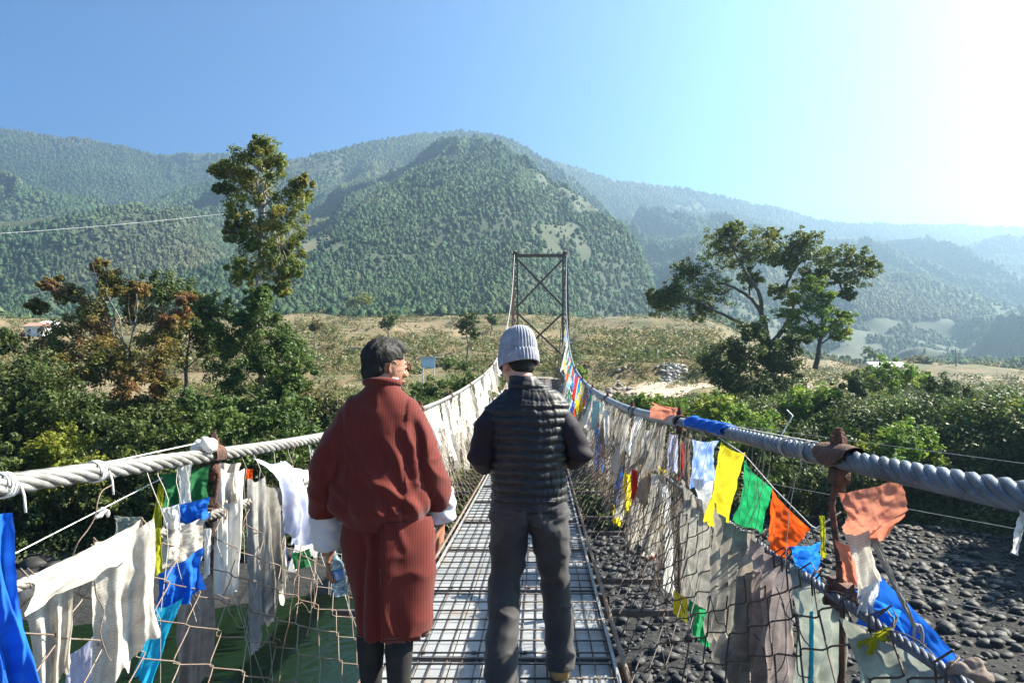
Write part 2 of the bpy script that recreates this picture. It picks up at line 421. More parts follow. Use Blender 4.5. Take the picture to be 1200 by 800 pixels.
# dirt road on the right of the tower
def ribbon(name, pts, w, mat, lift=.12):
    pts = [Vector(p) for p in pts]; fine = []
    f = hermite(range(len(pts)), [p.x for p in pts]); g = hermite(range(len(pts)), [p.y for p in pts]); ww = hermite(range(len(pts)), w)
    V = []; n = (len(pts) - 1) * 14; nc = 7
    for i in range(n + 1):
        t = i / 14; x, y = float(f(t)), float(g(t)); dx = float(f(t + .02) - f(t - .02)); dy = float(g(t + .02) - g(t - .02)); l = math.hypot(dx, dy) or 1
        for k in range(nc):
            s = (k / (nc - 1) - .5) * float(ww(t)) * (1 + .25 * (fbm(np.array([i * .3]), np.array([k * .2]), 8)[0] - .5))
            X, Y = x - dy / l * s, y + dx / l * s
            V.append((X, Y, Hs(X, Y) + lift * (1 if 0 < k < nc - 1 else -1)))
    return link(name, npmesh(name, V, grid_faces(n + 1, nc)), mat)
M_road = pmat('dusty_track', (0.38, 0.31, 0.22), (0.28, 0.22, 0.16), .4, .95, .4, 6, bdist=.05)
def G(px, Y):  # point of the ground at a column of the photo and a depth
    X = (px - CX) / FPX * Y; return Vector((X, Y, Hs(X, Y)))
tag(ribbon('dirt_road', [G(770, 98), G(752, 86), G(742, 76), G(748, 69), G(775, 64), G(800, 60)], [4, 4.5, 5, 5, 4.5, 4], M_road), kind='structure')
tag(ribbon('dirt_road', [G(835, 97), G(810, 93), G(785, 88), G(760, 80), G(748, 72)], [5, 5, 5, 5, 4.5], M_road, .16), kind='structure')
tag(ribbon('field_path', [G(340, 150), G(380, 146), G(420, 141), G(440, 139)], [2.2, 2.2, 2.2, 1.6], M_road), kind='structure')
tag(ribbon('field_path', [G(420, 62), G(480, 64), G(540, 63), G(610, 58)], [1.5, 1.5, 1.5, 1.6], M_road), kind='structure')
# ------------------------------------------------------------------ the bridge
rng = random.Random(3)
def cx(Y): return -0.225 + 0.0388 * Y + 0.27 * (np.maximum(Y, 0) / 48) ** 2
wF = hermite([-6, 0, 8, 15, 20, 28, 38, 48], [1.25, 1.2, 1.2, 1.15, 1.10, 1.2, 1.42, 1.74])
zdF = hermite([-6, 0, 3.6, 9.6, 15, 22, 32, 48], [.3, .06, -.02, -.14, -.18, -.12, .12, .8])
zLF = hermite([-6, 0, 1.9, 4.6, 9, 14, 20, 25, 30, 40, 48], [1.75, 1.34, 1.24, 1.10, 1.05, 1.2, 1.63, 2.32, 3.3, 6.06, 9.06])
zRF = hermite([-6, 0, 1.46, 2.6, 4.4, 7.7, 11, 15, 20, 25, 30, 40, 48], [1.85, 1.38, 1.29, 1.245, 1.19, 1.09, 1.09, 1.2, 1.6, 2.3, 3.3, 6.06, 9.06])
def cable_pt(side, Y): return Vector((float(cx(Y) + side * wF(Y)), float(Y), float((zLF if side < 0 else zRF)(Y))))
z2L = hermite([-6, 0, 2, 3.2, 5, 10, 48], [1.3, 1.0, .965, .92, .84, .68, 1.6])
z2R = hermite([-6, 0, 1.6, 2.3, 5, 10, 48], [1.2, .9, .85, .82, .73, .68, 1.6])
def w2(Y): return np.minimum(1.17, wF(Y) - .03)
def rope_pt(side, Y): return Vector((float(cx(Y) + side * w2(Y)), float(Y), float((z2L if side < 0 else z2R)(Y))))
TOWER_Y = 48.0

def strands(mb, fn, y0, y1, R, lay, n=6, sides=6, step=.022):
    """a wire rope: n strands wound round the path fn(Y)"""
    ys = np.arange(y0, y1, step); pts = [fn(y) for y in ys]
    rs_ = R * .40; ro = R * .62
    frames = []; s = 0; acc = [0]
    for i in range(1, len(pts)): s += (pts[i] - pts[i - 1]).length; acc.append(s)
    paths = [[] for _ in range(n)]
    for i, p in enumerate(pts):
        t = (pts[min(i + 1, len(pts) - 1)] - pts[max(i - 1, 0)]).normalized()
        u = t.cross(Vector((0, 0, 1))).normalized(); v = t.cross(u)
        for k in range(n):
            a = 2 * PI * (k / n + acc[i] / lay); paths[k].append(p + (u * math.cos(a) + v * math.sin(a)) * ro)
    for q in paths: mb.tube(q, rs_, sides)
    mb.tube(pts[::4] + [pts[-1]], R * .5, 6)

bridge = empty('suspension_bridge', (0, 20, 0), 'narrow suspension footbridge with steel mesh deck and twisted wire cables', 'bridge')
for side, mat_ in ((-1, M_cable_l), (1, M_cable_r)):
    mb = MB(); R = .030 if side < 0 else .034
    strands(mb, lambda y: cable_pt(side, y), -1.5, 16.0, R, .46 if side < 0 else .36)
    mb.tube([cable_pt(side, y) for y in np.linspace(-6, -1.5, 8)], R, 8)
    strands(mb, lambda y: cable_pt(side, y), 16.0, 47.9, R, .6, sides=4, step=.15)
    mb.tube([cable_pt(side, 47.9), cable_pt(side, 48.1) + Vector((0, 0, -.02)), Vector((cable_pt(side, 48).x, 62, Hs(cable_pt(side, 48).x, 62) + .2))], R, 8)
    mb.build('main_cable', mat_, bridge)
    mb = MB()
    strands(mb, lambda y: rope_pt(side, y), .9 if side > 0 else 1.2, 12, .016 if side > 0 else .02, .2, n=5, sides=5, step=.02)
    mb.tube([rope_pt(side, y) for y in np.linspace(-6, 1.2, 12)], .016, 6)
    mb.tube([rope_pt(side, y) for y in np.linspace(12, 48, 60)], .016, 6)
    mb.build('side_rope', M_cable_r if side > 0 else M_cable_l, bridge)
    # bottom edge rope
    mb = MB(); mb.tube([Vector((float(cx(y)) + side * .66, y, float(zdF(y)) + .03)) for y in np.linspace(-5, 48, 120)], .014, 6)
    mb.build('edge_rope', M_wire, bridge)

# grey pipe sleeve slipped over a length of the right cable
mb = MB(); mb.tube([cable_pt(1, y) for y in np.linspace(5.1, 7.4, 20)], .041, 14); mb.tube([cable_pt(1, y) for y in np.linspace(7.55, 10.6, 20)], .041, 14)
mb.tube([cable_pt(1, y) for y in np.linspace(10.75, 14.6, 20)], .041, 14)
M_pipe = pmat('grey_pipe', (0.20, 0.23, 0.27), (0.14, 0.16, 0.19), 8, .45, .1, 60)
mb.build('cable_sleeve', M_pipe, bridge)

M_grate_dark = pmat('dark_beam_steel', (0.06, 0.05, 0.05), (0.09, 0.07, 0.06), 8, .7, .3, 90, .2)
# hangers with clamps
hy_R = [2.37, 5.1, 7.75, 10.5, 13.3, 16.1, 18.9, 21.7, 24.5, 27.3, 30.1, 32.9, 35.7, 38.5, 41.3, 44.1]
hy_L = [3.16, 5.9, 8.6, 11.3, 14.0, 16.8, 19.6, 22.4, 25.2, 28.0, 30.8, 33.6, 36.4, 39.2, 42.0, 44.8]
for side, hy in ((-1, hy_L), (1, hy_R)):
    for i, y in enumerate(hy):
        a = cable_pt(side, y); c = rope_pt(side, y); d = Vector((a.x - side * .02, y, float(zdF(y)) - .12))
        mb = MB(); rr = .011
        if i == 0:   # slightly crooked rods near the camera
            k = [a + Vector((0, 0, -.02)), a.lerp(c, .35) + Vector((-.012 * side, .01, 0)), Vector((a.x + .005, y, c.z)), Vector((a.x - .008, y, (c.z + d.z) / 2)), d]
        else: k = [a, d]
        mb.tube(k, rr, 8)
        hg = mb.build('hanger_rod', M_rust, bridge)
        if y > 20: continue
        # saddle clamp wrapped over the cable, bolt and nut
        t = (cable_pt(side, y + .05) - cable_pt(side, y - .05)).normalized(); u = t.cross(Vector((0, 0, 1))).normalized(); v = u.cross(t)
        mc = MB(); R = .043
        L_ = .13 if (side > 0 and i == 0) else .05
        n = 14; V = []
        for j, q in enumerate(np.linspace(-1, 1, 9)):
            rr2 = R * (1 - .12 * abs(q) ** 2); arc = 1.25 - .5 * q * q if side > 0 else 1.2
            for k2 in range(n + 1):
                an = PI / 2 + (k2 / n - .5) * 2 * PI * arc * .5 * 1.05
                V.append(a + t * q * L_ + (u * math.cos(an) + v * math.sin(an)) * rr2)
        for lay_ in (0,):
            Fq = [(j * (n + 1) + k2, j * (n + 1) + k2 + 1, (j + 1) * (n + 1) + k2 + 1, (j + 1) * (n + 1) + k2) for j in range(8) for k2 in range(n)]
        mc.add(V, Fq)
        # second skin for thickness
        V2 = []
        for j, q in enumerate(np.linspace(-1, 1, 9)):
            rr2 = R * (1 - .12 * abs(q) ** 2) + .007; arc = 1.25 - .5 * q * q if side > 0 else 1.2
            for k2 in range(n + 1):
                an = PI / 2 + (k2 / n - .5) * 2 * PI * arc * .5 * 1.05
                V2.append(a + t * q * L_ + (u * math.cos(an) + v * math.sin(an)) * rr2)
        mc.add(V2, Fq)
        mc.box(a + Vector((0, 0, -.055)), (.05, .05, .05)); mc.tube([a + Vector((0, 0, -.02)), a + Vector((0, 0, -.11))], .017, 6)
        clp = mc.build('cable_clamp', M_rust, bridge)
        mn = MB(); zz = .045
        mn.tube([a + v * zz, a + v * (zz + .028)], .026, 6); mn.tube([a + v * (zz + .028), a + v * (zz + .055)], .013, 8); mn.tube([a + v * (zz + .03), a + v * (zz + .044)], .019, 6)
        nn = mn.build('clamp_nut', M_rust, clp, smooth=False)
        hb_ = MB(); hb_.box((float(cx(y)), y, float(zdF(y)) - .10), (2 * abs(a.x - float(cx(y))) + .06, .035, .04)); hb_.build('hanger_beam', M_grate_dark, bridge, smooth=False)
        c = Vector((a.x + .0, y, c.z)); mr = MB(); sc = 1.0 if (side > 0 and i == 0) else .6
        mr.box(c, (.055 * sc, .085 * sc, .085 * sc), Euler((.2, .1, .3)).to_matrix()); mr.tube([c + Vector((-.05 * sc, 0, .02)), c + Vector((.05 * sc, 0, .02))], .014, 6)
        mr.tube([c + Vector((-.045 * sc, .03, -.03)), c + Vector((.045 * sc, .03, -.03))], .013, 6); mr.tube([c + Vector((0, 0, .03)), c + Vector((0, .0, .11 * sc))], .015, 6)
        mr.build('rope_clamp', M_rust, bridge, smooth=False)

# deck: panels of plate with a welded bar grid on top
M_plate = pmat('worn_deck_plate', (0.28, 0.29, 0.30), (0.18, 0.195, 0.21), 2.2, .55, .3, 40, .0, c3=(0.20, 0.16, 0.12), s3=2.6, t3=(.55, .75), bdist=.006)
M_grate = pmat('dark_grating', (0.06, 0.06, 0.06), (0.13, 0.09, 0.07), 8, .6, .3, 90, .3)
hw = .60
py0 = -5.0; plen = 1.27; pk = 0
edges = []
y = 3.96 - plen * 7
while y < 47.8: edges.append(y); y += plen
for y0 in edges:
    y1 = y0 + plen - .012
    mb = MB(); dz = rng.uniform(-.003, .003)
    # longitudinal boards/plates with narrow gaps
    nb = 7; wv = 2 * hw / nb
    for k in range(nb):
        x0 = -hw + k * wv + .004; x1 = x0 + wv - .008; q = rng.uniform(-.003, .003)
        V = []
        for yy in (y0, (y0 + y1) / 2, y1):
            c = float(cx(yy)); z = float(zdF(yy)) + dz + q
            V += [(c + x0, yy, z), (c + x1, yy, z), (c + x0, yy, z - .012), (c + x1, yy, z - .012)]
        F = []
        for s in (0, 4): F += [(s, s + 1, s + 5, s + 4), (s + 2, s + 6, s + 7, s + 3), (s, s + 4, s + 6, s + 2), (s + 1, s + 3, s + 7, s + 5)]
        F += [(0, 2, 3, 1), (8, 9, 11, 10)]
        mb.add(V, F)
    pl = mb.build('deck_panel', M_plate, bridge, smooth=False)
    mb = MB(); near = y0 < 16
    sd_ = 6 if near else 4
    for k in range(16):
        x = -hw + .012 + k * (2 * hw - .024) / 15
        pts = []
        for yy in np.linspace(y0, y1, 4):
            pts.append(Vector((float(cx(yy)) + x + rng.uniform(-.002, .002), yy, float(zdF(yy)) + .014)))
        mb.tube(pts, .0042, sd_)
    for yy in np.arange(y0 + .06, y1, .185):
        c = float(cx(yy)); z = float(zdF(yy)) + .022
        mb.tube([(c - hw, yy, z), (c, yy + rng.uniform(-.004, .004), z + .001), (c + hw, yy, z)], .0052, sd_)
    mb.tube([(float(cx(y1)) - hw, y1 - .01, float(zdF(y1)) + .02), (float(cx(y1)) + hw, y1 - .01, float(zdF(y1)) + .02)], .009, 6)
    mb.build('bar_grid', M_grate, pl)
    # bolts holding the panel
    if y0 < 12:
        mb = MB()
        for x in (-.42, -.14, .14, .42): mb.lathe((float(cx(y0)) + x, y0 + .09, float(zdF(y0)) + .006), [(.016, 0), (.016, .008), (.008, .012)], 8)
        mb.build('panel_bolt', M_rust, pl, smooth=False)
    mb = MB(); mb.box((float(cx(y0)), y0, float(zdF(y0)) - .055), (1.42, .06, .07)); mb.build('cross_beam', M_rust, bridge, smooth=False)
for s in (-1, 1):
    mb = MB()
    ys = np.linspace(-4.8, 47.8, 60)
    for a, b in zip(ys[:-1], ys[1:]):
        mb = mb
        pa = Vector((float(cx(a)) + s * .612, a, float(zdF(a)) + .004)); pb = Vector((float(cx(b)) + s * .612, b, float(zdF(b)) + .004)); mb.bar(pa, pb, .018, .05)
    mb.build('edge_angle', M_plate, bridge, smooth=False)

# chain-link sides, each wire woven round its neighbours
def chain_fence(side, label, mats):
    root = empty('chain_link_fence', (float(cx(3)) + side * .66, 3, 0), label, 'fence')
    mb = MB(); cell = .15
    r = random.Random(10 + side); i = 0
    ys = np.arange(.55 if side > 0 else .9, 47, cell)
    def fp(y, t):
        b = Vector((float(cx(y)) + side * .64, y, float(zdF(y)) + .0)); c = rope_pt(side, y) + Vector((0, 0, -.005))
        p = b.lerp(c, t); p.x += side * .07 * math.sin(PI * t) * (1 + .5 * math.sin(y * 1.3)); return p
    n = 12
    for i, y in enumerate(ys):
        near = y < 14
        if not near and r.random() < .0: continue
        pts = []; ph = r.uniform(-.01, .01); wob = r.uniform(0, 6)
        for k in range(n + 1):
            t = k / n; off = (1 if (k + i) % 2 else -1) * cell * .5 * 1.04
            p = fp(y + off + ph + .03 * math.sin(y * 2.1 + t * 5) , t)
            p.x += (1 if (k + i) % 2 else -1) * .004 + r.uniform(-.005, .005); p.z += r.uniform(-.008, .008); p.y += r.uniform(-.008, .008)
            pts.append(p)
        if near:   # rounded knuckles and a loose curl round the top rope
            q = []
            for k in range(n):
                q.append(pts[k]); q.append(pts[k].lerp(pts[k + 1], .15) + Vector((0, 0, .004))); q.append(pts[k].lerp(pts[k + 1], .85) - Vector((0, 0, .004)))
            e_ = pts[-1]; q.append(e_); h = r.uniform(.03, .085); d = r.choice((-1, 1)) * r.uniform(.01, .05)
            q += [e_ + Vector((side * .02, d * .4, h * .6)), e_ + Vector((side * .01, d, h)), e_ + Vector((-side * .03, d * 1.4, h * .5)), e_ + Vector((-side * .025, d * 1.3, -.03))]
            mb.tube(q, .0035 if side > 0 else .0026, 5)
        else: mb.tube(pts, .003, 3, cap=False)
    mb.build('wire_mesh', mats[0], root)
    for k in range(40):   # loose, sprung wires over the mesh
        mb = MB()
        y = r.uniform(1.0, 6.5); t = r.uniform(.25, 1.0); p = fp(y, t) + Vector((-side * .01, 0, 0)); d = Vector((0, r.choice((-1, 1)) * r.uniform(.02, .06), r.uniform(-.08, .05))); pts = [p]
        for j in range(r.randrange(5, 11)):
            d = Matrix.Rotation(r.uniform(-.9, .9), 3, 'X') @ d; d.x = r.uniform(-.012, .012); p = p + d; pts.append(p.copy())
        f_ = [hermite(range(len(pts)), [q_[i_] for q_ in pts]) for i_ in range(3)]
        mb.tube([Vector([float(g_(t_)) for g_ in f_]) for t_ in np.linspace(0, len(pts) - 1, len(pts) * 4)], .0022, 5)
        mb.build('loose_wire', mats[0], root)
    mb = MB()   # lacing wire along the top
    pts = [];
    for k, y in enumerate(np.arange(.6, 30, .035)):
        a = k * .55; c = rope_pt(side, y); pts.append(c + Vector((math.cos(a) * .024, 0, math.sin(a) * .024 )))
    mb.tube(pts, .0018, 4); mb.build('lacing_wire', mats[0], root)
    return root
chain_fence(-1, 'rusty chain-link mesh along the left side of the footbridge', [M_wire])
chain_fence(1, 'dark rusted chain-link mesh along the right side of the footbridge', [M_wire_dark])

# far tower
def lattice_leg(mb, base, top, wb, wt):
    n = 11
    cs = [(-1, -1), (1, -1), (1, 1), (-1, 1)]
    def cor(k, t):
        w = wb + (wt - wb) * t; c = Vector(base).lerp(Vector(top), t); return c + Vector((cs[k][0] * w / 2, cs[k][1] * w / 2, 0))
    for k in range(4): mb.bar(cor(k, 0), cor(k, 1), .10, .10, (0, 1, 0))
    for i in range(n):
        t0, t1 = i / n, (i + 1) / n
        for k in range(4):
            k2 = (k + 1) % 4
            mb.bar(cor(k, t0), cor(k2, t1), .045, .045, (0, 1, 0)) if i % 2 else mb.bar(cor(k2, t0), cor(k, t1), .045, .045, (0, 1, 0))
            mb.bar(cor(k, t1), cor(k2, t1), .045, .045, (0, 1, 0))
tw = empty('bridge_tower', (float(cx(48)), 48, .3), 'rusty lattice steel tower with crossed braces at the far end of the footbridge', 'tower')
cxT = float(cx(48)); zt = 9.05
lx = P(603.5, 420, 48).x; rx_ = P(662.5, 420, 48).x
for x, xt in ((lx, lx + .02), (rx_ + .06, rx_ - .02)):
    mb = MB(); lattice_leg(mb, (x, 48, .2), (xt, 48, zt), .46, .24); mb.build('lattice_leg', M_tower, tw, smooth=False)
    mb = MB(); mb.box((xt, 48, zt + .06), (.3, .42, .12)); mb.lathe((xt, 48, zt + .12), [(.12, 0), (.12, .05), (.06, .12)], 10); mb.build('cable_saddle', M_tower, tw, smooth=False)
    mb = MB(); mb.box((x, 48, -.1), (1.1, 1.3, 1.0)); mb.build('concrete_footing', pmat('footing_concrete', (.4, .38, .34), (.3, .28, .25), 3, .9, .5, 20), tw, smooth=False)
mb = MB(); mb.bar((lx, 48, zt - .1), (rx_, 48, zt - .1), .2, .18, (0, 0, 1)); mb.build('top_beam', M_tower, tw, smooth=False)
def zT(py): return P(600, py, 48).z
for za, zb, y_ in ((zT(303), zT(360), 47.9), (zT(366), zT(418), 47.9)):
    for sgn in (0, 1):
        mb = MB(); a = (lx + .1, y_ + .06 * sgn, zb if sgn else za); b_ = (rx_ - .1, y_ + .06 * sgn, za if sgn else zb)
        mb.bar(a, b_, .12, .07, (0, 1, 0)); mb.build('cross_brace', M_tower, tw, smooth=False)
mb = MB(); mb.box((cxT, 53.0, .3), (2.6, 9.8, .9)); tag(mb.build('stone_ramp', pmat('ramp_stone', (.34, .3, .25), (.25, .22, .18), 2, .9, .8, 8), smooth=False), 'rough stone ramp leading off the bridge behind the far tower', 'ramp')
# ------------------------------------------------------------------ trees and plants
def leaf_mesh(cent, rad, n_per, leaf, r, flat=1.0, droop=.0):
    """leaf quads on many small clumps; cent (k,3), rad (k,)"""
    k = len(cent); tot = k * n_per
    c = np.repeat(cent, n_per, 0); R = np.repeat(rad, n_per)
    d = r.normal(size=(tot, 3)); d /= np.linalg.norm(d, axis=1)[:, None]
    q = r.uniform(.35, 1.1, tot) ** .6
    p = c + d * (R * q)[:, None] * np.array([1, 1, flat])
    nrm = d * .7 + r.normal(size=(tot, 3)) * .55 + np.array([0, 0, .35]); nrm /= np.linalg.norm(nrm, axis=1)[:, None]
    t = np.cross(nrm, r.normal(size=(tot, 3))); t /= np.linalg.norm(t, axis=1)[:, None] + 1e-9
    b = np.cross(nrm, t); s = leaf * r.uniform(.6, 1.3, tot)
    L_ = t * (s * .62)[:, None]; Wd = b * (s * .3)[:, None]
    V = np.stack([p - L_, p - L_ * .05 - Wd, p + L_, p + L_ * .0 + Wd], 1).reshape(-1, 3)
    F = np.arange(tot * 4).reshape(-1, 4)
    return V, F
def leafmat(name, c1, c2, c3=None, isl=.35, sc=.5, trans=.35):
    return pmat(name, c1, c2, sc, .55, island=isl, trans=trans, c3=c3, s3=.35, t3=(.52, .6), spec=.35, detail=3)
LM = {
 'olive': leafmat('olive_leaves', (.17, .19, .03), (.11, .15, .025), (.23, .20, .035), trans=.45),
 'brown': leafmat('browning_leaves', (.22, .15, .035), (.11, .125, .025), (.26, .13, .05), trans=.4),
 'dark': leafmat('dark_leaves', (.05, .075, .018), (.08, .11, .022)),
 'mid': leafmat('green_leaves', (.11, .16, .03), (.065, .11, .025), trans=.4),
 'bright': leafmat('bright_leaves', (.18, .27, .03), (.10, .18, .025), (.26, .29, .035), trans=.45),
 'yellow': leafmat('yellow_green_leaves', (.26, .25, .025), (.14, .18, .025), trans=.45),
 'spread': leafmat('spreading_tree_leaves', (.10, .14, .03), (.13, .16, .03), (.15, .16, .03), trans=.4),
 'scrub': leafmat('dry_scrub_leaves', (.14, .13, .04), (.21, .16, .075), (.085, .11, .03)),
}
M_bark = pmat('tree_bark', (.14, .11, .08), (.07, .055, .04), 6, .9, .8, 30)
M_barkp = pmat('pale_bark', (.30, .27, .22), (.16, .13, .10), 4, .9, .6, 30)
def limb(mb, a, b, r0, r1, r, bend=.12, n=7):
    a = Vector(a); b = Vector(b); L_ = (b - a).length; off = Vector((r.uniform(-1, 1), r.uniform(-1, 1), r.uniform(-.2, .8))) * L_ * bend
    pts = []
    for i in range(n):
        t = i / (n - 1); pts.append(a.lerp(b, t) + off * math.sin(PI * t) + Vector([r.uniform(-1, 1) for _ in range(3)]) * L_ * .018 * (0 < i < n - 1))
    mb.tube(pts, [r0 + (r1 - r0) * (i / (n - 1)) for i in range(n)], 7 if r0 > .08 else 5)
    return pts
def tree(name, label, cat, base, blobs, leaf, lsize, dens=1.0, tr=.3, group=None, seed=1, bark=None, trunk_top=None, sub=28, subr=.24, limbs=True, extra=None, flat=.85, grow=1.3):
    """base (px,py or None,Y); blobs: (px, py, r_px, dY)"""
    r = random.Random(seed); nr = np.random.RandomState(seed)
    bx, by_, Y = base
    X = (bx - CX) / FPX * Y; bz = Hs(X, Y) - .15 if by_ is None else P(bx, by_, Y).z
    root = empty(name, (X, Y, bz), label, cat, group)
    cents = []; rads = []; tips = []
    for (px, py, rp, dY) in blobs:
        c = P(px, py, Y + dY); R = rp * grow * (Y + dY) / FPX; tips.append((c, R))
        for k in range(sub):
            d = Vector(nr.normal(size=3)).normalized() * R * (1 - subr * .8) * r.uniform(.25, 1.1); d.z *= flat
            cents.append(c + d); rads.append(R * subr * r.uniform(.6, 1.15))
    cents = np.array([tuple(c) for c in cents]); rads = np.array(rads)
    npl = int(max(10, dens * 13 * float(np.mean(rads ** 2)) / (lsize ** 2)))
    V, F = leaf_mesh(cents, rads, npl, lsize, nr, flat)
    link('crown', npmesh('crown', V, F), LM[leaf], root, smooth=False)
    mb = MB(); b0 = Vector((X, Y, bz - .3))
    tt = P(*trunk_top) if trunk_top else None
    if tt is None:
        zc = min(c.z for c, _ in tips); cxm = sum(c.x for c, _ in tips) / len(tips); tt = Vector((X * .5 + cxm * .5, Y, bz + max(.5, (zc - bz) * .7)))
    tp = limb(mb, b0, tt, tr, tr * .6, r, .04, 9)
    if extra:
        for seg in extra:
            pts = [P(*q) for q in seg[:-1]]; m_ = len(pts); fs = [hermite(range(m_), [p[i] for p in pts]) for i in range(3)]
            fine = [Vector([float(f(t)) for f in fs]) for t in np.linspace(0, m_ - 1, (m_ - 1) * 5 + 1)]
            fine = [p + Vector([r.uniform(-1, 1) * .04 for _ in range(3)]) for p in fine]
            mb.tube(fine, [seg[-1] * (1 - .75 * i / (len(fine) - 1)) for i in range(len(fine))], 6)
    if limbs:
        src = tp if not extra else [P(*q) for seg in extra for q in seg[1:-1]]
        for c, R in tips:
            s_ = min(src, key=lambda p: (p - c).length) if extra else src[-1 - r.randrange(0, 3)]
            pts = limb(mb, s_, c, tr * .32, tr * .1, r, .12)
            for _ in range(5):
                e = c + Vector([r.uniform(-1, 1), r.uniform(-1, 1), r.uniform(-.6, 1)]).normalized() * R * .85
                limb(mb, pts[3 + r.randrange(3)], e, tr * .12, tr * .03, r, .15, 5)
    mb.build('trunk', bark or M_bark, root)
    return root

# tall tree on the left bank
tree('tall_tree', 'tall narrow olive-green tree rising alone high above the left bank', 'tree', (316, None, 50),
     [(300, 186, 26, 0), (280, 205, 24, 1), (322, 192, 20, -1), (262, 200, 16, 0), (345, 225, 20, 0), (303, 222, 28, 1), (335, 250, 26, -1), (285, 245, 24, 0), (318, 275, 26, 0), (290, 285, 24, -1),
      (340, 290, 20, 1), (310, 310, 26, 0), (285, 318, 20, 1), (338, 318, 16, 0), (355, 212, 11, 0), (272, 268, 12, 0), (308, 172, 14, 0), (262, 222, 10, 0), (325, 335, 14, 0)],
     'olive', .18, 2.1, .24, seed=11, bark=M_barkp, trunk_top=(306, 215, 50), sub=20)
tree('leafy_tree', 'light green leafy tree growing round the foot of the tall narrow tree', 'tree', (322, None, 48),
     [(300, 375, 30, 0), (335, 400, 28, 0), (275, 395, 28, 1), (310, 420, 32, -1), (345, 440, 24, -2), (275, 440, 30, 0), (320, 460, 30, -2), (250, 370, 24, 2), (300, 350, 16, 0)], 'mid', .18, 1.8, .16, seed=12)
tree('browning_tree', 'broad tree with browning leaves on the far left bank', 'tree', (150, None, 46),
     [(130, 335, 24, 0), (85, 345, 18, 0), (110, 375, 34, 0), (160, 365, 28, 1), (200, 375, 20, 0), (70, 395, 32, 0), (130, 415, 36, -1), (180, 415, 30, -1), (90, 440, 34, -1), (45, 360, 12, 1), (60, 332, 12, 0),
      (115, 312, 10, 0), (165, 338, 12, 0), (215, 350, 12, 0), (145, 450, 26, -2), (192, 452, 20, -1)],
     'brown', .18, 1.8, .2, seed=13, bark=M_barkp, trunk_top=(150, 440, 45.5))
tree('dark_tree', 'dense dark evergreen tree behind the browning tree', 'tree', (225, None, 53),
     [(205, 345, 26, 0), (235, 350, 18, 0), (180, 335, 16, 0), (225, 385, 30, 0), (250, 405, 24, 0), (190, 395, 24, 0)], 'dark', .2, 1.4, .2, seed=14)
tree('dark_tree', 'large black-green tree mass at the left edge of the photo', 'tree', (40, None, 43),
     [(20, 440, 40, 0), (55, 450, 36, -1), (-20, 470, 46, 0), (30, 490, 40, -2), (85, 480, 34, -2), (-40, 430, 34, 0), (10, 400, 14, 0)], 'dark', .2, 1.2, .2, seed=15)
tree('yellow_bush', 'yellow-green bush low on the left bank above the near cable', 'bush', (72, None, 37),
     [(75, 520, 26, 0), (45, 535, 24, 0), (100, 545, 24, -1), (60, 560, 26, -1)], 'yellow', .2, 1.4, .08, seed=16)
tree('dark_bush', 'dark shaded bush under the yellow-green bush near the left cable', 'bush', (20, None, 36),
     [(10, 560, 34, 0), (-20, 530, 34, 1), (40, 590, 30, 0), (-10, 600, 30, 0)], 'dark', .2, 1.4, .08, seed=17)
tree('feathery_bush', 'feathery light green bush between the trunk and the tall tree', 'bush', (225, None, 39),
     [(225, 495, 26, 0), (200, 515, 24, 0), (250, 520, 22, 0), (225, 470, 14, 0)], 'mid', .18, 1.3, .07, seed=18)
tree('round_bush', 'dense green bush behind the left handrail beside the red-robed man', 'bush', (300, None, 40),
     [(290, 500, 30, 0), (325, 490, 26, 0), (345, 475, 22, 1), (262, 480, 22, 1), (310, 530, 28, -1), (350, 510, 24, 0)], 'mid', .2, 1.3, .08, seed=19)
tree('yellow_bush', 'sunlit yellow-green shrub just left of the red-robed man', 'bush', (372, None, 46),
     [(368, 470, 20, 0), (390, 480, 20, 0), (350, 455, 16, 1), (400, 500, 22, 0)], 'scrub', .2, 1.3, .07, seed=20)
tree('dark_bush', 'very dark bush overhanging the green river on the left', 'bush', (150, None, 38),
     [(140, 520, 34, 0), (175, 540, 34, 0), (110, 580, 34, -1), (200, 565, 34, -1), (235, 560, 28, 0), (160, 590, 34, -1)], 'dark', .2, 1.3, .1, seed=21)
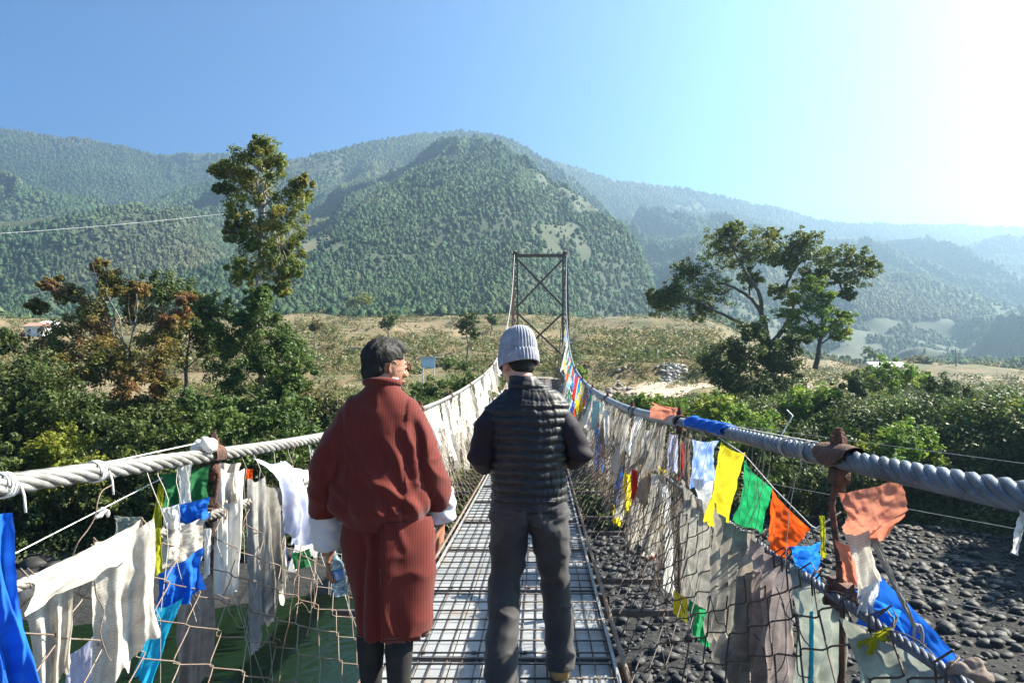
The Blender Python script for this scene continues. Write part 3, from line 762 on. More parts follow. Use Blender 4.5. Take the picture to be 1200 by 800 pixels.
# spreading tree on the right
tree('spreading_tree', 'wide spreading tree with bare twisting limbs against the hazy mountain', 'tree', (905, 470, 62),
     [(800, 345, 22, 0), (778, 358, 14, 0), (820, 322, 20, 0), (842, 296, 18, 1), (870, 282, 18, 0), (845, 278, 14, 0), (895, 292, 18, -1), (800, 318, 12, 0), (835, 345, 18, 1), (868, 310, 14, 1),
      (930, 290, 14, 0), (950, 300, 18, 0), (945, 280, 12, 0), (975, 300, 14, 0), (1000, 300, 12, 0), (1010, 320, 15, 0), (985, 325, 13, 0), (960, 322, 12, 1), (925, 308, 12, 0), (1020, 308, 8, 0),
      (905, 302, 12, 1), (880, 328, 10, 1), (945, 325, 11, 1), (990, 345, 8, 0), (822, 362, 13, 0), (766, 348, 8, 0), (912, 340, 8, 1), (860, 268, 8, 0), (905, 275, 9, 0), (785, 340, 10, 0), (770, 352, 7, 0)],
     'spread', .19, 1.0, .34, seed=31, trunk_top=(903, 400, 62), sub=44, subr=.19, flat=.78, grow=1.75,
     extra=[[(905, 440, 62), (900, 400, 62), (893, 370, 62), (880, 350, 62.5), (862, 338, 62), (840, 330, 62), .28], [(893, 372, 62), (890, 345, 61), (878, 325, 61), (866, 305, 61), (858, 290, 61), .2],
            [(900, 400, 62), (880, 385, 62), (855, 372, 62), (835, 362, 61), (815, 352, 61), .22], [(902, 405, 62), (918, 385, 62), (930, 360, 63), (922, 335, 63), (935, 310, 62), .26],
            [(918, 385, 62), (950, 350, 62), (962, 335, 62), (985, 330, 62), (1008, 322, 62), .2], [(935, 350, 63), (955, 325, 63), (968, 312, 63), (990, 305, 63), .16], [(858, 338, 62), (842, 345, 62), (825, 335, 62), (812, 325, 62), .1]])
tree('leaning_tree', 'green tree leaning over beside the wide spreading tree', 'tree', (955, 428, 60),
     [(935, 350, 18, 0), (950, 335, 16, 0), (925, 368, 16, 0), (960, 362, 18, 0), (978, 378, 20, 0), (990, 372, 12, 0), (940, 385, 16, 0), (968, 350, 14, 0), (955, 390, 14, 0), (985, 392, 12, 0)],
     'bright', .18, 1.2, .24, seed=32, trunk_top=(962, 395, 60), flat=.7)
tree('dark_bush', 'big dark green thicket at the foot of the wide spreading tree', 'bush', (880, 500, 58),
     [(870, 415, 30, 0), (840, 425, 26, 0), (905, 415, 28, 0), (880, 390, 22, 0), (915, 440, 28, 0), (860, 450, 30, 0), (885, 460, 26, -1), (930, 400, 16, 0)], 'dark', .22, 1.5, .15, seed=33)
bl = [
 ('bright_bush', 'bright yellow-green bush right of the dark thicket', 948, 50, [(945, 465, 24, 0), (965, 485, 26, 0), (930, 490, 22, 0), (975, 460, 14, 0), (950, 510, 26, -1)], 'bright', 41),
 ('leafy_bush', 'light green bushy tree on the skyline left of the utility pole', 1045, 60, [(1040, 430, 16, 0), (1020, 442, 16, 0), (1062, 440, 15, 0), (1040, 455, 20, 0), (1085, 445, 13, 1)], 'bright', 42),
 ('leafy_bush', 'large-leaved bright bush just above the rusty cable clamp on the right', 1060, 40, [(1060, 512, 26, 0), (1035, 520, 22, 0), (1085, 518, 22, 0), (1055, 540, 26, -1), (1010, 530, 16, 0), (1090, 545, 24, 0)], 'bright', 43),
 ('dark_bush', 'dark bush under the utility pole on the right skyline', 1110, 52, [(1100, 455, 24, 0), (1130, 470, 26, 0), (1080, 480, 28, 0), (1125, 500, 30, 0)], 'dark', 44),
 ('round_bush', 'mid green bush at the right edge of the photo below the field', 1175, 48, [(1170, 480, 28, 0), (1200, 490, 30, 0), (1150, 505, 28, 0), (1190, 530, 34, -1), (1230, 500, 34, 0)], 'mid', 45),
 ('dark_bush', 'dark bush in the middle of the right bank below the bright bushes', 1010, 50, [(1000, 480, 26, 0), (1020, 495, 28, 0), (985, 520, 28, -1), (1005, 450, 16, 0), (1010, 545, 30, -2)], 'dark', 46),
 ('leafy_bush', 'sunlit green bush below the dirt road just over the right handrail', 850, 44, [(840, 475, 20, 0), (862, 488, 24, 0), (820, 488, 20, 0), (885, 500, 26, 0), (845, 510, 24, -1)], 'bright', 47),
 ('leafy_bush', 'small sunlit bush right beside the dirt road above the cable sleeve', 775, 50, [(765, 472, 15, 0), (785, 478, 16, 0), (750, 468, 9, 0), (800, 480, 14, 0)], 'bright', 48),
 ('round_bush', 'green bush behind the blue wrap on the right cable', 905, 42, [(900, 520, 26, 0), (925, 530, 26, 0), (880, 530, 24, 0), (915, 555, 28, -1), (950, 545, 26, 0)], 'mid', 49),
 ('dark_bush', 'dark lower bush above the stony bank behind the orange flag', 960, 40, [(950, 570, 28, 0), (985, 575, 28, 0), (1015, 580, 28, 0), (920, 575, 24, 0)], 'dark', 50),
 ('dark_bush', 'black-green bush over the stones at the right edge', 1130, 40, [(1110, 560, 30, 0), (1145, 555, 30, 0), (1180, 565, 32, 0), (1075, 575, 24, 0), (1215, 560, 34, 0)], 'dark', 51),
]
for nm, lb, px, Y, bb, lf, sd_ in bl:
    tree(nm, lb, 'bush', (px, None, Y), bb, lf, .2 if lf != 'bright' else .22, 1.25, .07, seed=sd_)
# isolated trees on the far field
tree('round_tree', 'small round dark green tree standing alone in the brown field above the red-robed man', 'tree', (455, None, 150), [(455, 376, 9, 0), (460, 372, 6, 0), (450, 379, 6, 0)], 'mid', .5, 1.4, .2, seed=61)
tree('dark_tree', 'taller dark green tree in the field left of the grey beanie', 'tree', (548, None, 120), [(548, 372, 10, 0), (552, 380, 11, 0), (542, 384, 9, 0), (556, 390, 8, 0)], 'dark', .4, 1.5, .2, seed=62)
tree('small_tree', 'small pale tree on the field by the white path', 'tree', (370, None, 120), [(370, 379, 7, 0), (366, 384, 5, 0)], 'scrub', .4, 1.3, .12, seed=63)
tree('yellow_tree', 'yellow-leaved tree at the foot of the mountain right of the tall tree', 'tree', (424, None, 420), [(420, 352, 8, 0), (430, 350, 8, 0), (412, 355, 5, 0)], 'yellow', 1.2, 1.4, .3, seed=64)
tree('round_tree', 'small tree in the field just right of the dark field tree', 'tree', (575, None, 200), [(575, 372, 6, 0), (580, 377, 5, 0)], 'mid', .6, 1.4, .2, seed=65)
tree('round_tree', 'hazy round tree beyond the field left of the utility pole', 'tree', (1018, None, 260), [(1018, 412, 8, 0), (1024, 416, 6, 0)], 'mid', .8, 1.3, .2, seed=66)
tree('bare_bush', 'grey-brown bare bush on the field edge left of the utility pole', 'bush', (1078, None, 230), [(1078, 420, 8, 0), (1086, 423, 6, 0), (1068, 424, 6, 0)], 'scrub', .7, 1.2, .15, seed=67)
tree('green_bush', 'light green bush beside the tower foot right of the beanie', 'bush', (675, None, 66), [(672, 432, 9, 0), (682, 438, 9, 0)], 'bright', .2, 1.3, .05, seed=68)
tree('green_bush', 'bushy green shrub near the field under the white sign', 'bush', (520, None, 54), [(510, 455, 16, 0), (535, 452, 18, 0), (492, 460, 14, 0), (552, 448, 14, 0)], 'mid', .18, 1.3, .05, seed=69)
tree('green_bush', 'low dark shrub just right of the white sign', 'bush', (530, None, 70), [(528, 425, 10, 0), (545, 430, 9, 0)], 'mid', .25, 1.3, .05, seed=70)
for k, (px, Y, w, lb) in enumerate([(1330, 34, 60, 'tall added shade tree on the near right bank beyond the frame edge'), (1420, 30, 80, 'second tall added shade tree beyond the right frame edge'), (1560, 27, 90, 'third added shade tree farthest round the right bank'), (1290, 42, 60, 'added shade tree behind the first on the right bank')]):  # trees added out of view on the sun side to shade the stony shore
    tree('added_shade_tree', lb, 'tree', (px, None, Y), [(px, 480, w, 0), (px + 50, 520, w, 1), (px - 40, 540, w * .8, 0), (px, 590, w, 0), (px + 20, 420, w * .7, 0)], 'dark', .45, 1.6, .2, seed=80 + k)

# undergrowth that clothes both banks
nr = np.random.RandomState(91)
def undergrowth(name, label, cat, leaf, n, fn, rlo, rhi, lsize, npl, seed, flat=.7):
    r = np.random.RandomState(seed); c = []; R = []
    tries = 0
    while len(c) < n and tries < n * 40:
        tries += 1
        q = fn(r)
        if q is None: continue
        x, y = q; rr = r.uniform(rlo, rhi) * (1 if rlo < 3 else 1)
        c.append((x, y, Hs(x, y) + rr * .3)); R.append(rr)
    c = np.array(c); R = np.array(R)
    V, F = leaf_mesh(c, R, npl, lsize, r, flat)
    tag(link(name, npmesh(name, V, F), LM[leaf], smooth=False), label, cat, kind='stuff')
def bank(xa, xb, d0, d1):
    def f(r):
        x = r.uniform(xa, xb); y = np.interp(x, bank_x, bank_y) + r.uniform(d0, d1); return (x, y)
    return f
def notbridge(f):
    def g(r):
        q = f(r)
        return None if q is None or (abs(q[0] - float(cx(q[1]))) < 2.2 and q[1] < 53) else q
    return g
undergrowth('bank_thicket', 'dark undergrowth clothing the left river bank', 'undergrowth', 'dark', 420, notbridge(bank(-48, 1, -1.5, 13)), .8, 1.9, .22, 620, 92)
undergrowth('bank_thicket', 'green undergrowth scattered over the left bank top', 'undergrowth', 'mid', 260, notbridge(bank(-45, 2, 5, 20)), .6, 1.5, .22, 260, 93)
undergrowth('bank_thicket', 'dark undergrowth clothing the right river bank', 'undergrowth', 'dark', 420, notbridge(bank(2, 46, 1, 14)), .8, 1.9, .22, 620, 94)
undergrowth('bank_thicket', 'sunlit green undergrowth along the right bank top', 'undergrowth', 'mid', 180, notbridge(bank(9, 46, 6, 18)), .6, 1.4, .22, 260, 95)
undergrowth('bright_undergrowth', 'bright yellow-green leafy growth catching the sun on the right bank', 'undergrowth', 'bright', 130, notbridge(bank(9, 40, 5, 15)), .7, 1.6, .2, 420, 195)
undergrowth('bright_undergrowth', 'yellowish sunlit leafy growth on the left bank', 'undergrowth', 'yellow', 110, notbridge(bank(-36, -2, 3, 14)), .6, 1.5, .19, 420, 196)
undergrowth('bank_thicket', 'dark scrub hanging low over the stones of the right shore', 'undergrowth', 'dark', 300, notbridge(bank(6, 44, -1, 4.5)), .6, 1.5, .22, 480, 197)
def fan(p0, p1, y0, y1):
    def f(r):
        Y = math.exp(r.uniform(math.log(y0), math.log(y1))); px = r.uniform(p0, p1)
        x = (px - CX) / FPX * Y
        if 660 < px < 880 and 62 < Y < 99 and 705 < px < 860 and r.uniform() < .8: return None
        if fbm(np.array([x / 12.]), np.array([Y / 12.]), 5, 3)[0] < .43: return None
        return (x, Y)
    return f
undergrowth('field_scrub', 'dry olive and tan scrub dotted over the far fields', 'scrub', 'scrub', 5200, notbridge(fan(-60, 1260, 50, 120)), .35, 1.5, .2, 60, 96)
undergrowth('field_scrub', 'green scrub patches between the brown field terraces', 'scrub', 'mid', 2600, notbridge(fan(-60, 1260, 50, 130)), .35, 1.2, .2, 60, 97)
undergrowth('field_scrub', 'distant scrub on the upper field terraces', 'scrub', 'scrub', 3200, fan(-60, 1260, 110, 400), .8, 2.4, .5, 40, 98)
undergrowth('field_scrub', 'dark hedge clumps along the far field edges', 'scrub', 'dark', 1000, fan(-60, 1260, 90, 420), 1.0, 2.6, .5, 45, 99)

# stones in and along the river
def stones(name, label, n, fn, slo, shi, mat, seed):
    r = np.random.RandomState(seed); bm = bmesh.new(); bmesh.ops.create_icosphere(bm, subdivisions=2, radius=1)
    V0 = np.array([v.co[:] for v in bm.verts]); F0 = np.array([[v.index for v in f.verts] for f in bm.faces]); bm.free()
    Vs = []; Fs = []; off = 0
    for i in range(n):
        x, y = fn(r); s = slo * (shi / slo) ** (r.uniform() ** 2.2)
        d = 1 + .22 * np.sin(V0 @ r.normal(size=3) * 2.2 + r.uniform(0, 6)) + .12 * np.sin(V0 @ r.normal(size=3) * 4 + r.uniform(0, 6))
        V = V0 * d[:, None] * np.array([1, r.uniform(.7, 1.1), r.uniform(.45, .75)]) * s
        a = r.uniform(0, 6.28); ca, sa = math.cos(a), math.sin(a); V = np.stack([V[:, 0] * ca - V[:, 1] * sa, V[:, 0] * sa + V[:, 1] * ca, V[:, 2]], -1)
        Vs.append(V + np.array([x, y, Hs(x, y) + s * .12])); Fs.append(F0 + off); off += len(V0)
    tag(link(name, npmesh(name, np.concatenate(Vs), np.concatenate(Fs)), mat), label, 'stones', kind='stuff')
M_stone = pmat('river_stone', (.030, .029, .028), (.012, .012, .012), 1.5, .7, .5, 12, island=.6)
M_stone_l = pmat('pale_stone', (.40, .37, .33), (.25, .23, .2), 1.5, .8, .5, 12, island=.4)
def shore(r):
    x = r.uniform(-2, 32); y = np.interp(x, bank_x, bank_y) - r.uniform(-2, 30); return x, y
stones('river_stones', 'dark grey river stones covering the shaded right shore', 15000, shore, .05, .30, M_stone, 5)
def shoreL(r):
    x = r.uniform(-28, 1); y = np.interp(x, bank_x, bank_y) + r.uniform(-2.5, 2.5); return x, y
stones('river_stones', 'dark stones along the foot of the left bank', 500, shoreL, .15, .9, M_stone, 6)
def pile(px, Y, w, d):
    def f(r): p = px + r.normal() * w; y = Y + r.normal() * d; return (p - CX) / FPX * y, y
    return f
stones('rubble_heap', 'heap of pale rubble beside the dirt road', 420, pile(788, 99.5, 7, .9), .1, .4, M_stone_l, 7)
stones('rubble_heap', 'scattered stones on the ground left of the dirt road', 260, pile(722, 84, 14, 6), .15, .6, pmat('brown_stone', (.25, .22, .18), (.17, .14, .11), 2, .9, .5, 12, island=.4), 8)

# sign on posts, pole, wires, huts
sg = empty('notice_board', P(502, 442, 56), 'white notice board on two posts in the field beyond the bridge', 'sign')
M_white = pmat('white_paint', (.75, .76, .76), (.62, .62, .6), 4, .6)
for px in (495.5, 508.5):
    mb = MB(); a = P(px, 443, 56); mb.bar(Vector((a.x, 56, min(a.z, Hs(a.x, 56)) - .3)), P(px, 418, 56), .07, .07, (0, 1, 0)); mb.build('post', M_white, sg, smooth=False)
a = P(494, 431, 56); b = P(510, 419, 56)
mb = MB(); mb.box(((a.x + b.x) / 2, 55.93, (a.z + b.z) / 2), (b.x - a.x, .04, b.z - a.z)); mb.build('board', M_white, sg, smooth=False)
mb = MB(); mb.box(((a.x + b.x) / 2, 55.9, (a.z + b.z) / 2 - .03), ((b.x - a.x) * .86, .012, (b.z - a.z) * .66)); mb.build('picture_panel', pmat('faded_sign_panel', (.70, .75, .76), (.76, .78, .78), 3, .6), sg, smooth=False)
mb = MB(); mb.box(((a.x + b.x) / 2, 55.95, b.z + .04), ((b.x - a.x) * 1.12, .25, .05)); mb.build('cap', M_white, sg, smooth=False)

up = empty('utility_pole', G(1120, 210), 'thin utility pole on the right skyline beyond the field', 'pole')
g_ = G(1120, 210); mb = MB(); mb.tube([g_ - Vector((0, 0, .5)), P(1120, 408, 210)], .13, 6); mb.build('pole', M_bark, up)
mb = MB(); mb.bar(P(1114, 411, 210), P(1126, 411, 210), .12, .12); mb.build('cross_arm', M_bark, up, smooth=False)
def hut(px, Y, w, d, h, lab, roofc, wallc=(.7, .66, .6)):
    g = G(px, Y); root = empty('farm_house', g, lab, 'house')
    mb = MB(); mb.box(g + Vector((0, 0, h / 2 - .3)), (w, d, h + .6)); mb.build('wall', pmat('house_wall', wallc, None, 1, .9), root, smooth=False)
    mb = MB(); r0 = h; V = [g + Vector((sx * w * .58, sy * d * .6, h + .002)) for sx in (-1, 1) for sy in (-1, 1)] + [g + Vector((-w * .58, 0, h + d * .25)), g + Vector((w * .58, 0, h + d * .25))]
    mb.add(V, [(0, 2, 5, 4), (3, 1, 4, 5), (1, 0, 4), (2, 3, 5), (0, 1, 3, 2)]); mb.build('roof', pmat('house_roof', roofc, None, 1, .6), root, smooth=False)
    for q in (-.25, .25):
        mb = MB(); mb.box(g + Vector((q * w, -d / 2 - .02, h * .55)), (w * .13, .06, h * .3)); mb.build('window', pmat('dark_window', (.05, .05, .05), None, 1, .3), root, smooth=False)
hut(1036, 215, 9, 6, 1.6, 'low hut with a white roof on the right field edge beside the pole', (.75, .76, .78))
hut(45, 190, 4.5, 4, 2.4, 'small white house above the browning tree on the far left', (.45, .25, .18))
hut(58, 196, 3.5, 4, 2.0, 'smaller pale house just right of the white house on the left', (.5, .48, .45))
M_thin = pmat('thin_wire', (.35, .36, .38), (.3, .3, .3), 2, .5)
def wire(label, pts, r, name='overhead_wire', mat=None, n=30, sag=0):
    pts = [Vector(p) for p in pts]; out = []
    for i in range(n + 1):
        t = i / n * (len(pts) - 1); k = min(int(t), len(pts) - 2); f = t - k; p = pts[k].lerp(pts[k + 1], f); p.z -= sag * 4 * (i / n) * (1 - i / n); out.append(p)
    mb = MB(); mb.tube(out, r, 4); return tag(mb.build(name, mat or M_thin), label, 'wire')
wire('thin pale power line crossing the left mountainside', [P(-150, 282, 160), P(300, 246, 230)], .05, mat=pmat('pale_wire', (.6, .6, .6), None, 2, .5), sag=1.0)
wire('upper thin wire stretched over the stony shore on the right', [P(800, 490, 30), P(1330, 560, 14)], .006)
wire('middle thin wire below the salmon plastic wrap on the right', [P(840, 555, 22), P(1330, 645, 9)], .005)
wire('lowest thin wire crossing above the river stones on the right', [P(1040, 690, 12), P(1330, 750, 7)], .0045)
# ------------------------------------------------------------------ cloths
def cloth_mat(name, col, trans=.35, c2=None, rough=.85, printed=False, sc=6, c3=None):
    m = pmat(name, col, c2 or tuple(x * .8 for x in col), sc, rough, .35, 350, trans=trans, coords='UV', detail=6, c3=c3, s3=4, t3=(.55, .72), spec=.15, bdist=.002)
    if printed:   # faint rows of block print, woven in as UV bands
        N = m.node_tree.nodes; L = m.node_tree.links; b = N[m['bsdf']]
        src = b.inputs['Base Color'].links[0].from_socket
        tc = N.new('ShaderNodeTexCoord'); w = N.new('ShaderNodeTexWave'); w.bands_direction = 'Y'; w.inputs['Scale'].default_value = 9; w.inputs['Distortion'].default_value = .6
        L.new(tc.outputs['UV'], w.inputs['Vector']); n = N.new('ShaderNodeTexNoise'); n.inputs['Scale'].default_value = 55; L.new(tc.outputs['UV'], n.inputs['Vector'])
        mu = N.new('ShaderNodeMath'); mu.operation = 'MULTIPLY'; L.new(w.outputs['Fac'], mu.inputs[0]); L.new(n.outputs['Fac'], mu.inputs[1])
        mr = N.new('ShaderNodeMapRange'); mr.inputs['From Min'].default_value = .38; mr.inputs['From Max'].default_value = .55; mr.inputs['To Max'].default_value = .6; L.new(mu.outputs[0], mr.inputs['Value'])
        mx = N.new('ShaderNodeMix'); mx.data_type = 'RGBA'; mx.inputs[7].default_value = (*[c * .25 for c in col], 1); L.new(mr.outputs[0], mx.inputs[0]); L.new(src, mx.inputs[6]); L.new(mx.outputs[2], b.inputs['Base Color'])
    return m
CM = {
 'cream': cloth_mat('cream_cloth', (.62, .58, .50), .3, (.48, .43, .36), c3=(.36, .31, .25), printed=True),
 'white': cloth_mat('white_scarf', (.74, .73, .70), .35, (.60, .58, .54)),
 'grey': cloth_mat('grey_cloth', (.34, .33, .31), .3, (.22, .21, .20)),
 'greyl': cloth_mat('weathered_grey_cloth', (.33, .31, .27), .45, (.20, .19, .17), c3=(.30, .26, .20), printed=True),
 'greyg': cloth_mat('grey_green_cloth', (.30, .33, .28), .4, (.20, .22, .19), c3=(.40, .38, .30)),
 'taupe': cloth_mat('taupe_cloth', (.30, .24, .20), .3, (.22, .17, .14)),
 'blue': cloth_mat('royal_blue_cloth', (.02, .16, .62), .35, (.015, .10, .48)),
 'blue2': cloth_mat('bright_blue_flag', (.03, .25, .75), .45, (.02, .16, .6), printed=True),
 'cyan': cloth_mat('turquoise_cloth', (.03, .45, .68), .4, (.02, .36, .6)),
 'lilac': cloth_mat('printed_pale_lilac_cloth', (.52, .52, .66), .35, (.42, .43, .6), printed=True),
 'peri': cloth_mat('blue_tinted_scarf', (.36, .42, .66), .4, (.62, .62, .68)),
 'green': cloth_mat('green_flag', (.02, .36, .12), .5, (.02, .28, .09), printed=True),
 'dgreen': cloth_mat('dark_green_cloth', (.03, .16, .06), .35),
 'yellow': cloth_mat('yellow_flag', (.82, .68, .03), .5, (.72, .56, .03), printed=True),
 'ygreen': cloth_mat('yellow_green_cloth', (.42, .42, .03), .45),
 'orange': cloth_mat('orange_flag', (.85, .12, .015), .5, (.75, .09, .015), printed=True),
 'red': cloth_mat('red_cloth', (.55, .05, .04), .4),
 'salmon': cloth_mat('salmon_plastic', (.62, .24, .15), .35, (.52, .19, .12), rough=.4),
 'teal': cloth_mat('pale_teal_cloth', (.35, .60, .62), .4),
 'pinkg': cloth_mat('dusty_pink_cloth', (.32, .26, .25), .4, (.20, .17, .16), c3=(.24, .22, .20), printed=True),
 'dried': cloth_mat('dried_brown_cloth', (.24, .18, .13), .3, (.36, .30, .24)),
 'bluew': cloth_mat('blue_and_white_flag', (.08, .22, .60), .45, (.55, .6, .75), sc=3, printed=True),
}
def cloth(name, label, cat, TL, TR, BR, BL, mat, folds=3, amp=.02, rag=.03, nu=34, nv=34, seed=0, group=None, bow=(0, 0, 0), crump=.006, knot=False, cut=0.0, rnd=0.0):
    r = random.Random(seed * 7 + 1); nr_ = np.random.RandomState(seed + 100)
    TL, TR, BR, BL = [np.array(tuple(p), float) for p in (TL, TR, BR, BL)]
    u, v = np.meshgrid(np.linspace(0, 1, nu), np.linspace(0, 1, nv), indexing='ij')
    wd = np.linalg.norm(TR - TL); ln = np.linalg.norm(BL - TL)
    ragv = 1 + rag * ((fbm(u * 5 + seed, u * 0 + seed, seed, 4) - .5) * 2.6 + (vnoise(u * 21 + seed, u * 0, seed + 2) - .5) * .8) * v
    vv = v * ragv * (1 - rnd * np.abs(2 * u - 1) ** 3.5)
    uu = u + rag * .6 * (fbm(v * 4 + seed * 3, v * 0, seed + 5, 4) - .5) * (np.abs(u - .5) * 2) ** 2 * 1.5 + .03 * (fbm(v * 2.3, v * 0 + seed, seed + 9, 2) - .5)
    Pn = (TL * (1 - uu)[..., None] + TR * uu[..., None]) * (1 - vv)[..., None] + (BL * (1 - uu)[..., None] + BR * uu[..., None]) * vv[..., None]
    n = np.cross(TR - TL, BL - TL); n /= np.linalg.norm(n) + 1e-9
    ph = r.uniform(0, 6)
    uu = .5 + (uu - .5) * (1 - .14 * np.sin(PI * v * .85 + .2) + .16 * (fbm(v * 3 + seed, v * 0, seed + 21, 2) - .5)); vv = vv + .05 * np.sin(PI * u) * (1 - v) * (1 if wd > .05 else 0)
    Pn = (TL * (1 - uu)[..., None] + TR * uu[..., None]) * (1 - vv)[..., None] + (BL * (1 - uu)[..., None] + BR * uu[..., None]) * vv[..., None]
    amp = amp * 1.5; d = amp * (.35 + .75 * v) * np.sin(2 * PI * folds * (u + .10 * np.sin(v * 3 + ph) + .12 * (fbm(u * 2, v * 2, seed, 2) - .5)) + ph)
    d = d + amp * .5 * np.sin(2 * PI * folds * 2.3 * u + ph * 2 + v * 4) * v + crump * 2 * (fbm(u * 9, v * 9, seed + 3, 3) - .5)
    d = d + amp * .6 * (fbm(u * 1.5 + v * 2.0, v * 3 - u, seed + 6, 3) - .5) * 2
    Pn = Pn + d[..., None] * n + np.array(bow) * (np.sin(PI * v) * .9)[..., None]
    if knot:   # gathered at the top
        g = np.exp(-v * 7)[..., None] * .85; c = (TL + TR) / 2; Pn = Pn * (1 - g) + (c + (Pn - (TL * (1 - u)[..., None] + TR * u[..., None]))) * g
    F = grid_faces(nu, nv)
    if cut:    # moth holes and torn notches
        fc = np.stack([u, v], -1).reshape(-1, 2)[F].mean(1); hN = fbm(fc[:, 0] * 6 + seed, fc[:, 1] * 6, seed + 40, 3)
        F = F[~((hN > 1 - cut * .42) & (fc[:, 1] > .12))]
    me = npmesh(name, Pn.reshape(-1, 3), F)
    uvl = me.uv_layers.new(name='UVMap'); uv = np.stack([u * wd / .3, (1 - v) * ln / .3], -1).reshape(-1, 2)[F.ravel()]
    uvl.data.foreach_set('uv', uv.ravel().astype(np.float32))
    return tag(link(name, me, CM[mat]), label, cat, group)
def YL(px, w=1.2): return (w + .225) / ((600 - px) / 850 + .0388)
def YR(px, w=1.2): return (w - .225) / ((px - 600) / 850 - .0388)
def q4(pts, Y, w=None, side=0, dY=(0, 0, 0, 0)):
    """four photo points (x, y) at depths Y (one or four)"""
    Ys_ = Y if isinstance(Y, (list, tuple)) else [Y] * 4
    return [P(p[0], p[1], y) for p, y in zip(pts, Ys_)]
sdn = [0]
def rag(name, label, cat, pts, Y, mat, **k):
    sdn[0] += 1; return cloth(name, label, cat, *q4(pts, Y), mat, seed=sdn[0], **k)

# left side, near to far
rag('blue_cloth', 'bright blue cloth hanging down at the bottom left corner of the photo', 'cloth', [(-75, 590), (12, 600), (52, 790), (-60, 900)], [1.5, 1.62, 1.62, 1.5], 'blue', folds=3.2, amp=.016, rag=.05, nu=50, nv=60)
rag('cream_scarf', 'cream band of cloth wrapped flat along the lower left rope', 'scarf', [(22, 682), (170, 606), (176, 640), (28, 722)], [1.84, 2.36, 2.38, 1.86], 'cream', folds=1.3, amp=.008, rag=.08, nu=50, nv=14)
rag('cream_cloth', 'long cream cloth hanging over the lower left rope, the widest of the left side', 'cloth', [(106, 636), (182, 606), (190, 740), (106, 825)], [2.2, 2.34, 2.3, 2.16], 'cream', folds=2.0, amp=.014, rag=.05, nu=50, nv=60)
rag('grey_cloth', 'greyish white cloth hanging between the blue cloth and the long cream cloth', 'cloth', [(26, 690), (92, 662), (84, 770), (44, 850)], [2.02, 2.1, 2.1, 1.98], 'cream', folds=2.4, amp=.016, rag=.08, nu=40, nv=40)
rag('printed_cloth', 'pale lilac printed scrap low beside the long cream cloth', 'cloth', [(74, 770), (112, 742), (116, 830), (70, 840)], 2.5, 'lilac', folds=1.2, amp=.01)
rag('turquoise_cloth', 'turquoise cloth hanging low behind the chain-link on the left', 'cloth', [(178, 712), (214, 700), (176, 806), (156, 788)], 2.62, 'cyan', folds=1.3, amp=.009, rag=.06)
rag('blue_flag', 'royal blue flag bunched behind the mesh right of the long cream cloth', 'flag', [(186, 672), (238, 640), (240, 690), (180, 728)], [2.66, 2.78, 2.76, 2.64], 'blue', folds=2.2, amp=.014)
rag('blue_scrap', 'small crumpled blue scrap tied above the cream square on the left', 'flag', [(200, 592), (246, 582), (244, 606), (208, 616)], 2.85, 'blue', folds=2, amp=.012)
rag('cream_flag', 'square cream flag tied just left of the rusty left hanger', 'flag', [(190, 622), (244, 602), (240, 655), (186, 668)], [2.7, 2.86, 2.84, 2.68], 'cream', folds=2, amp=.01, rag=.05)
rag('white_scrap', 'small white knotted scrap above the cream square on the left', 'scrap', [(188, 594), (210, 590), (212, 620), (190, 626)], 2.72, 'white', folds=2, amp=.01)
rag('green_flag', 'dark green flag hanging under the left cable left of its clamp', 'flag', [(186, 556), (246, 545), (246, 590), (190, 596)], [2.95, 3.1, 3.1, 2.95], 'dgreen', folds=2, amp=.012)
rag('striped_scarf', 'narrow grey and white scarf in front of the dark green flag', 'scarf', [(208, 544), (225, 542), (224, 592), (208, 596)], 2.88, 'white', folds=1.5, amp=.006)
rag('yellow_strip', 'thin yellow-green strip hanging left of the dark green flag', 'strip', [(186, 566), (192, 566), (188, 640), (174, 622)], 2.9, 'ygreen', folds=1, amp=.005)
rag('yellow_strip', 'pale yellow-green strip hanging beside the long cream cloth', 'strip', [(176, 620), (188, 618), (190, 668), (178, 680)], 2.6, 'ygreen', folds=1, amp=.006)
rag('taupe_cloth', 'brown taupe cloth hanging to the bottom edge left of the rusty hanger', 'cloth', [(210, 690), (250, 672), (248, 780), (196, 860)], [2.8, 2.95, 2.95, 2.8], 'taupe', folds=2.2, amp=.014)
rag('pale_strip', 'small pale strip knotted on the left hanger', 'strip', [(238, 620), (248, 618), (246, 672), (238, 680)], 2.86, 'white', folds=1, amp=.005)
rag('white_scarf', 'bright white silk scarf draped right of the left hanger', 'scarf', [(252, 545), (290, 548), (280, 690), (252, 704)], [3.2, 3.3, 3.2, 3.1], 'white', folds=1.8, amp=.02, rag=.05, nu=40, nv=60)
rag('cream_scarf', 'pale yellowish scarf end looped on the clamp of the left cable', 'scarf', [(252, 540), (282, 542), (280, 586), (254, 592)], [3.25, 3.3, 3.22, 3.2], 'cream', folds=2, amp=.014)
rag('grey_scarf', 'dark grey scarf hanging to a point right of the white silk scarf', 'scarf', [(288, 556), (312, 556), (316, 700), (296, 772)], [3.5, 3.6, 3.4, 3.3], 'grey', folds=1.5, amp=.014, rag=.06, nu=26, nv=60)
rag('grey_scarf', 'second weathered scarf between the grey scarf and the blue-tinted one', 'scarf', [(306, 560), (332, 570), (334, 660), (312, 735)], [3.6, 3.75, 3.5, 3.4], 'greyl', folds=2, amp=.014, rag=.06, nu=26, nv=60)
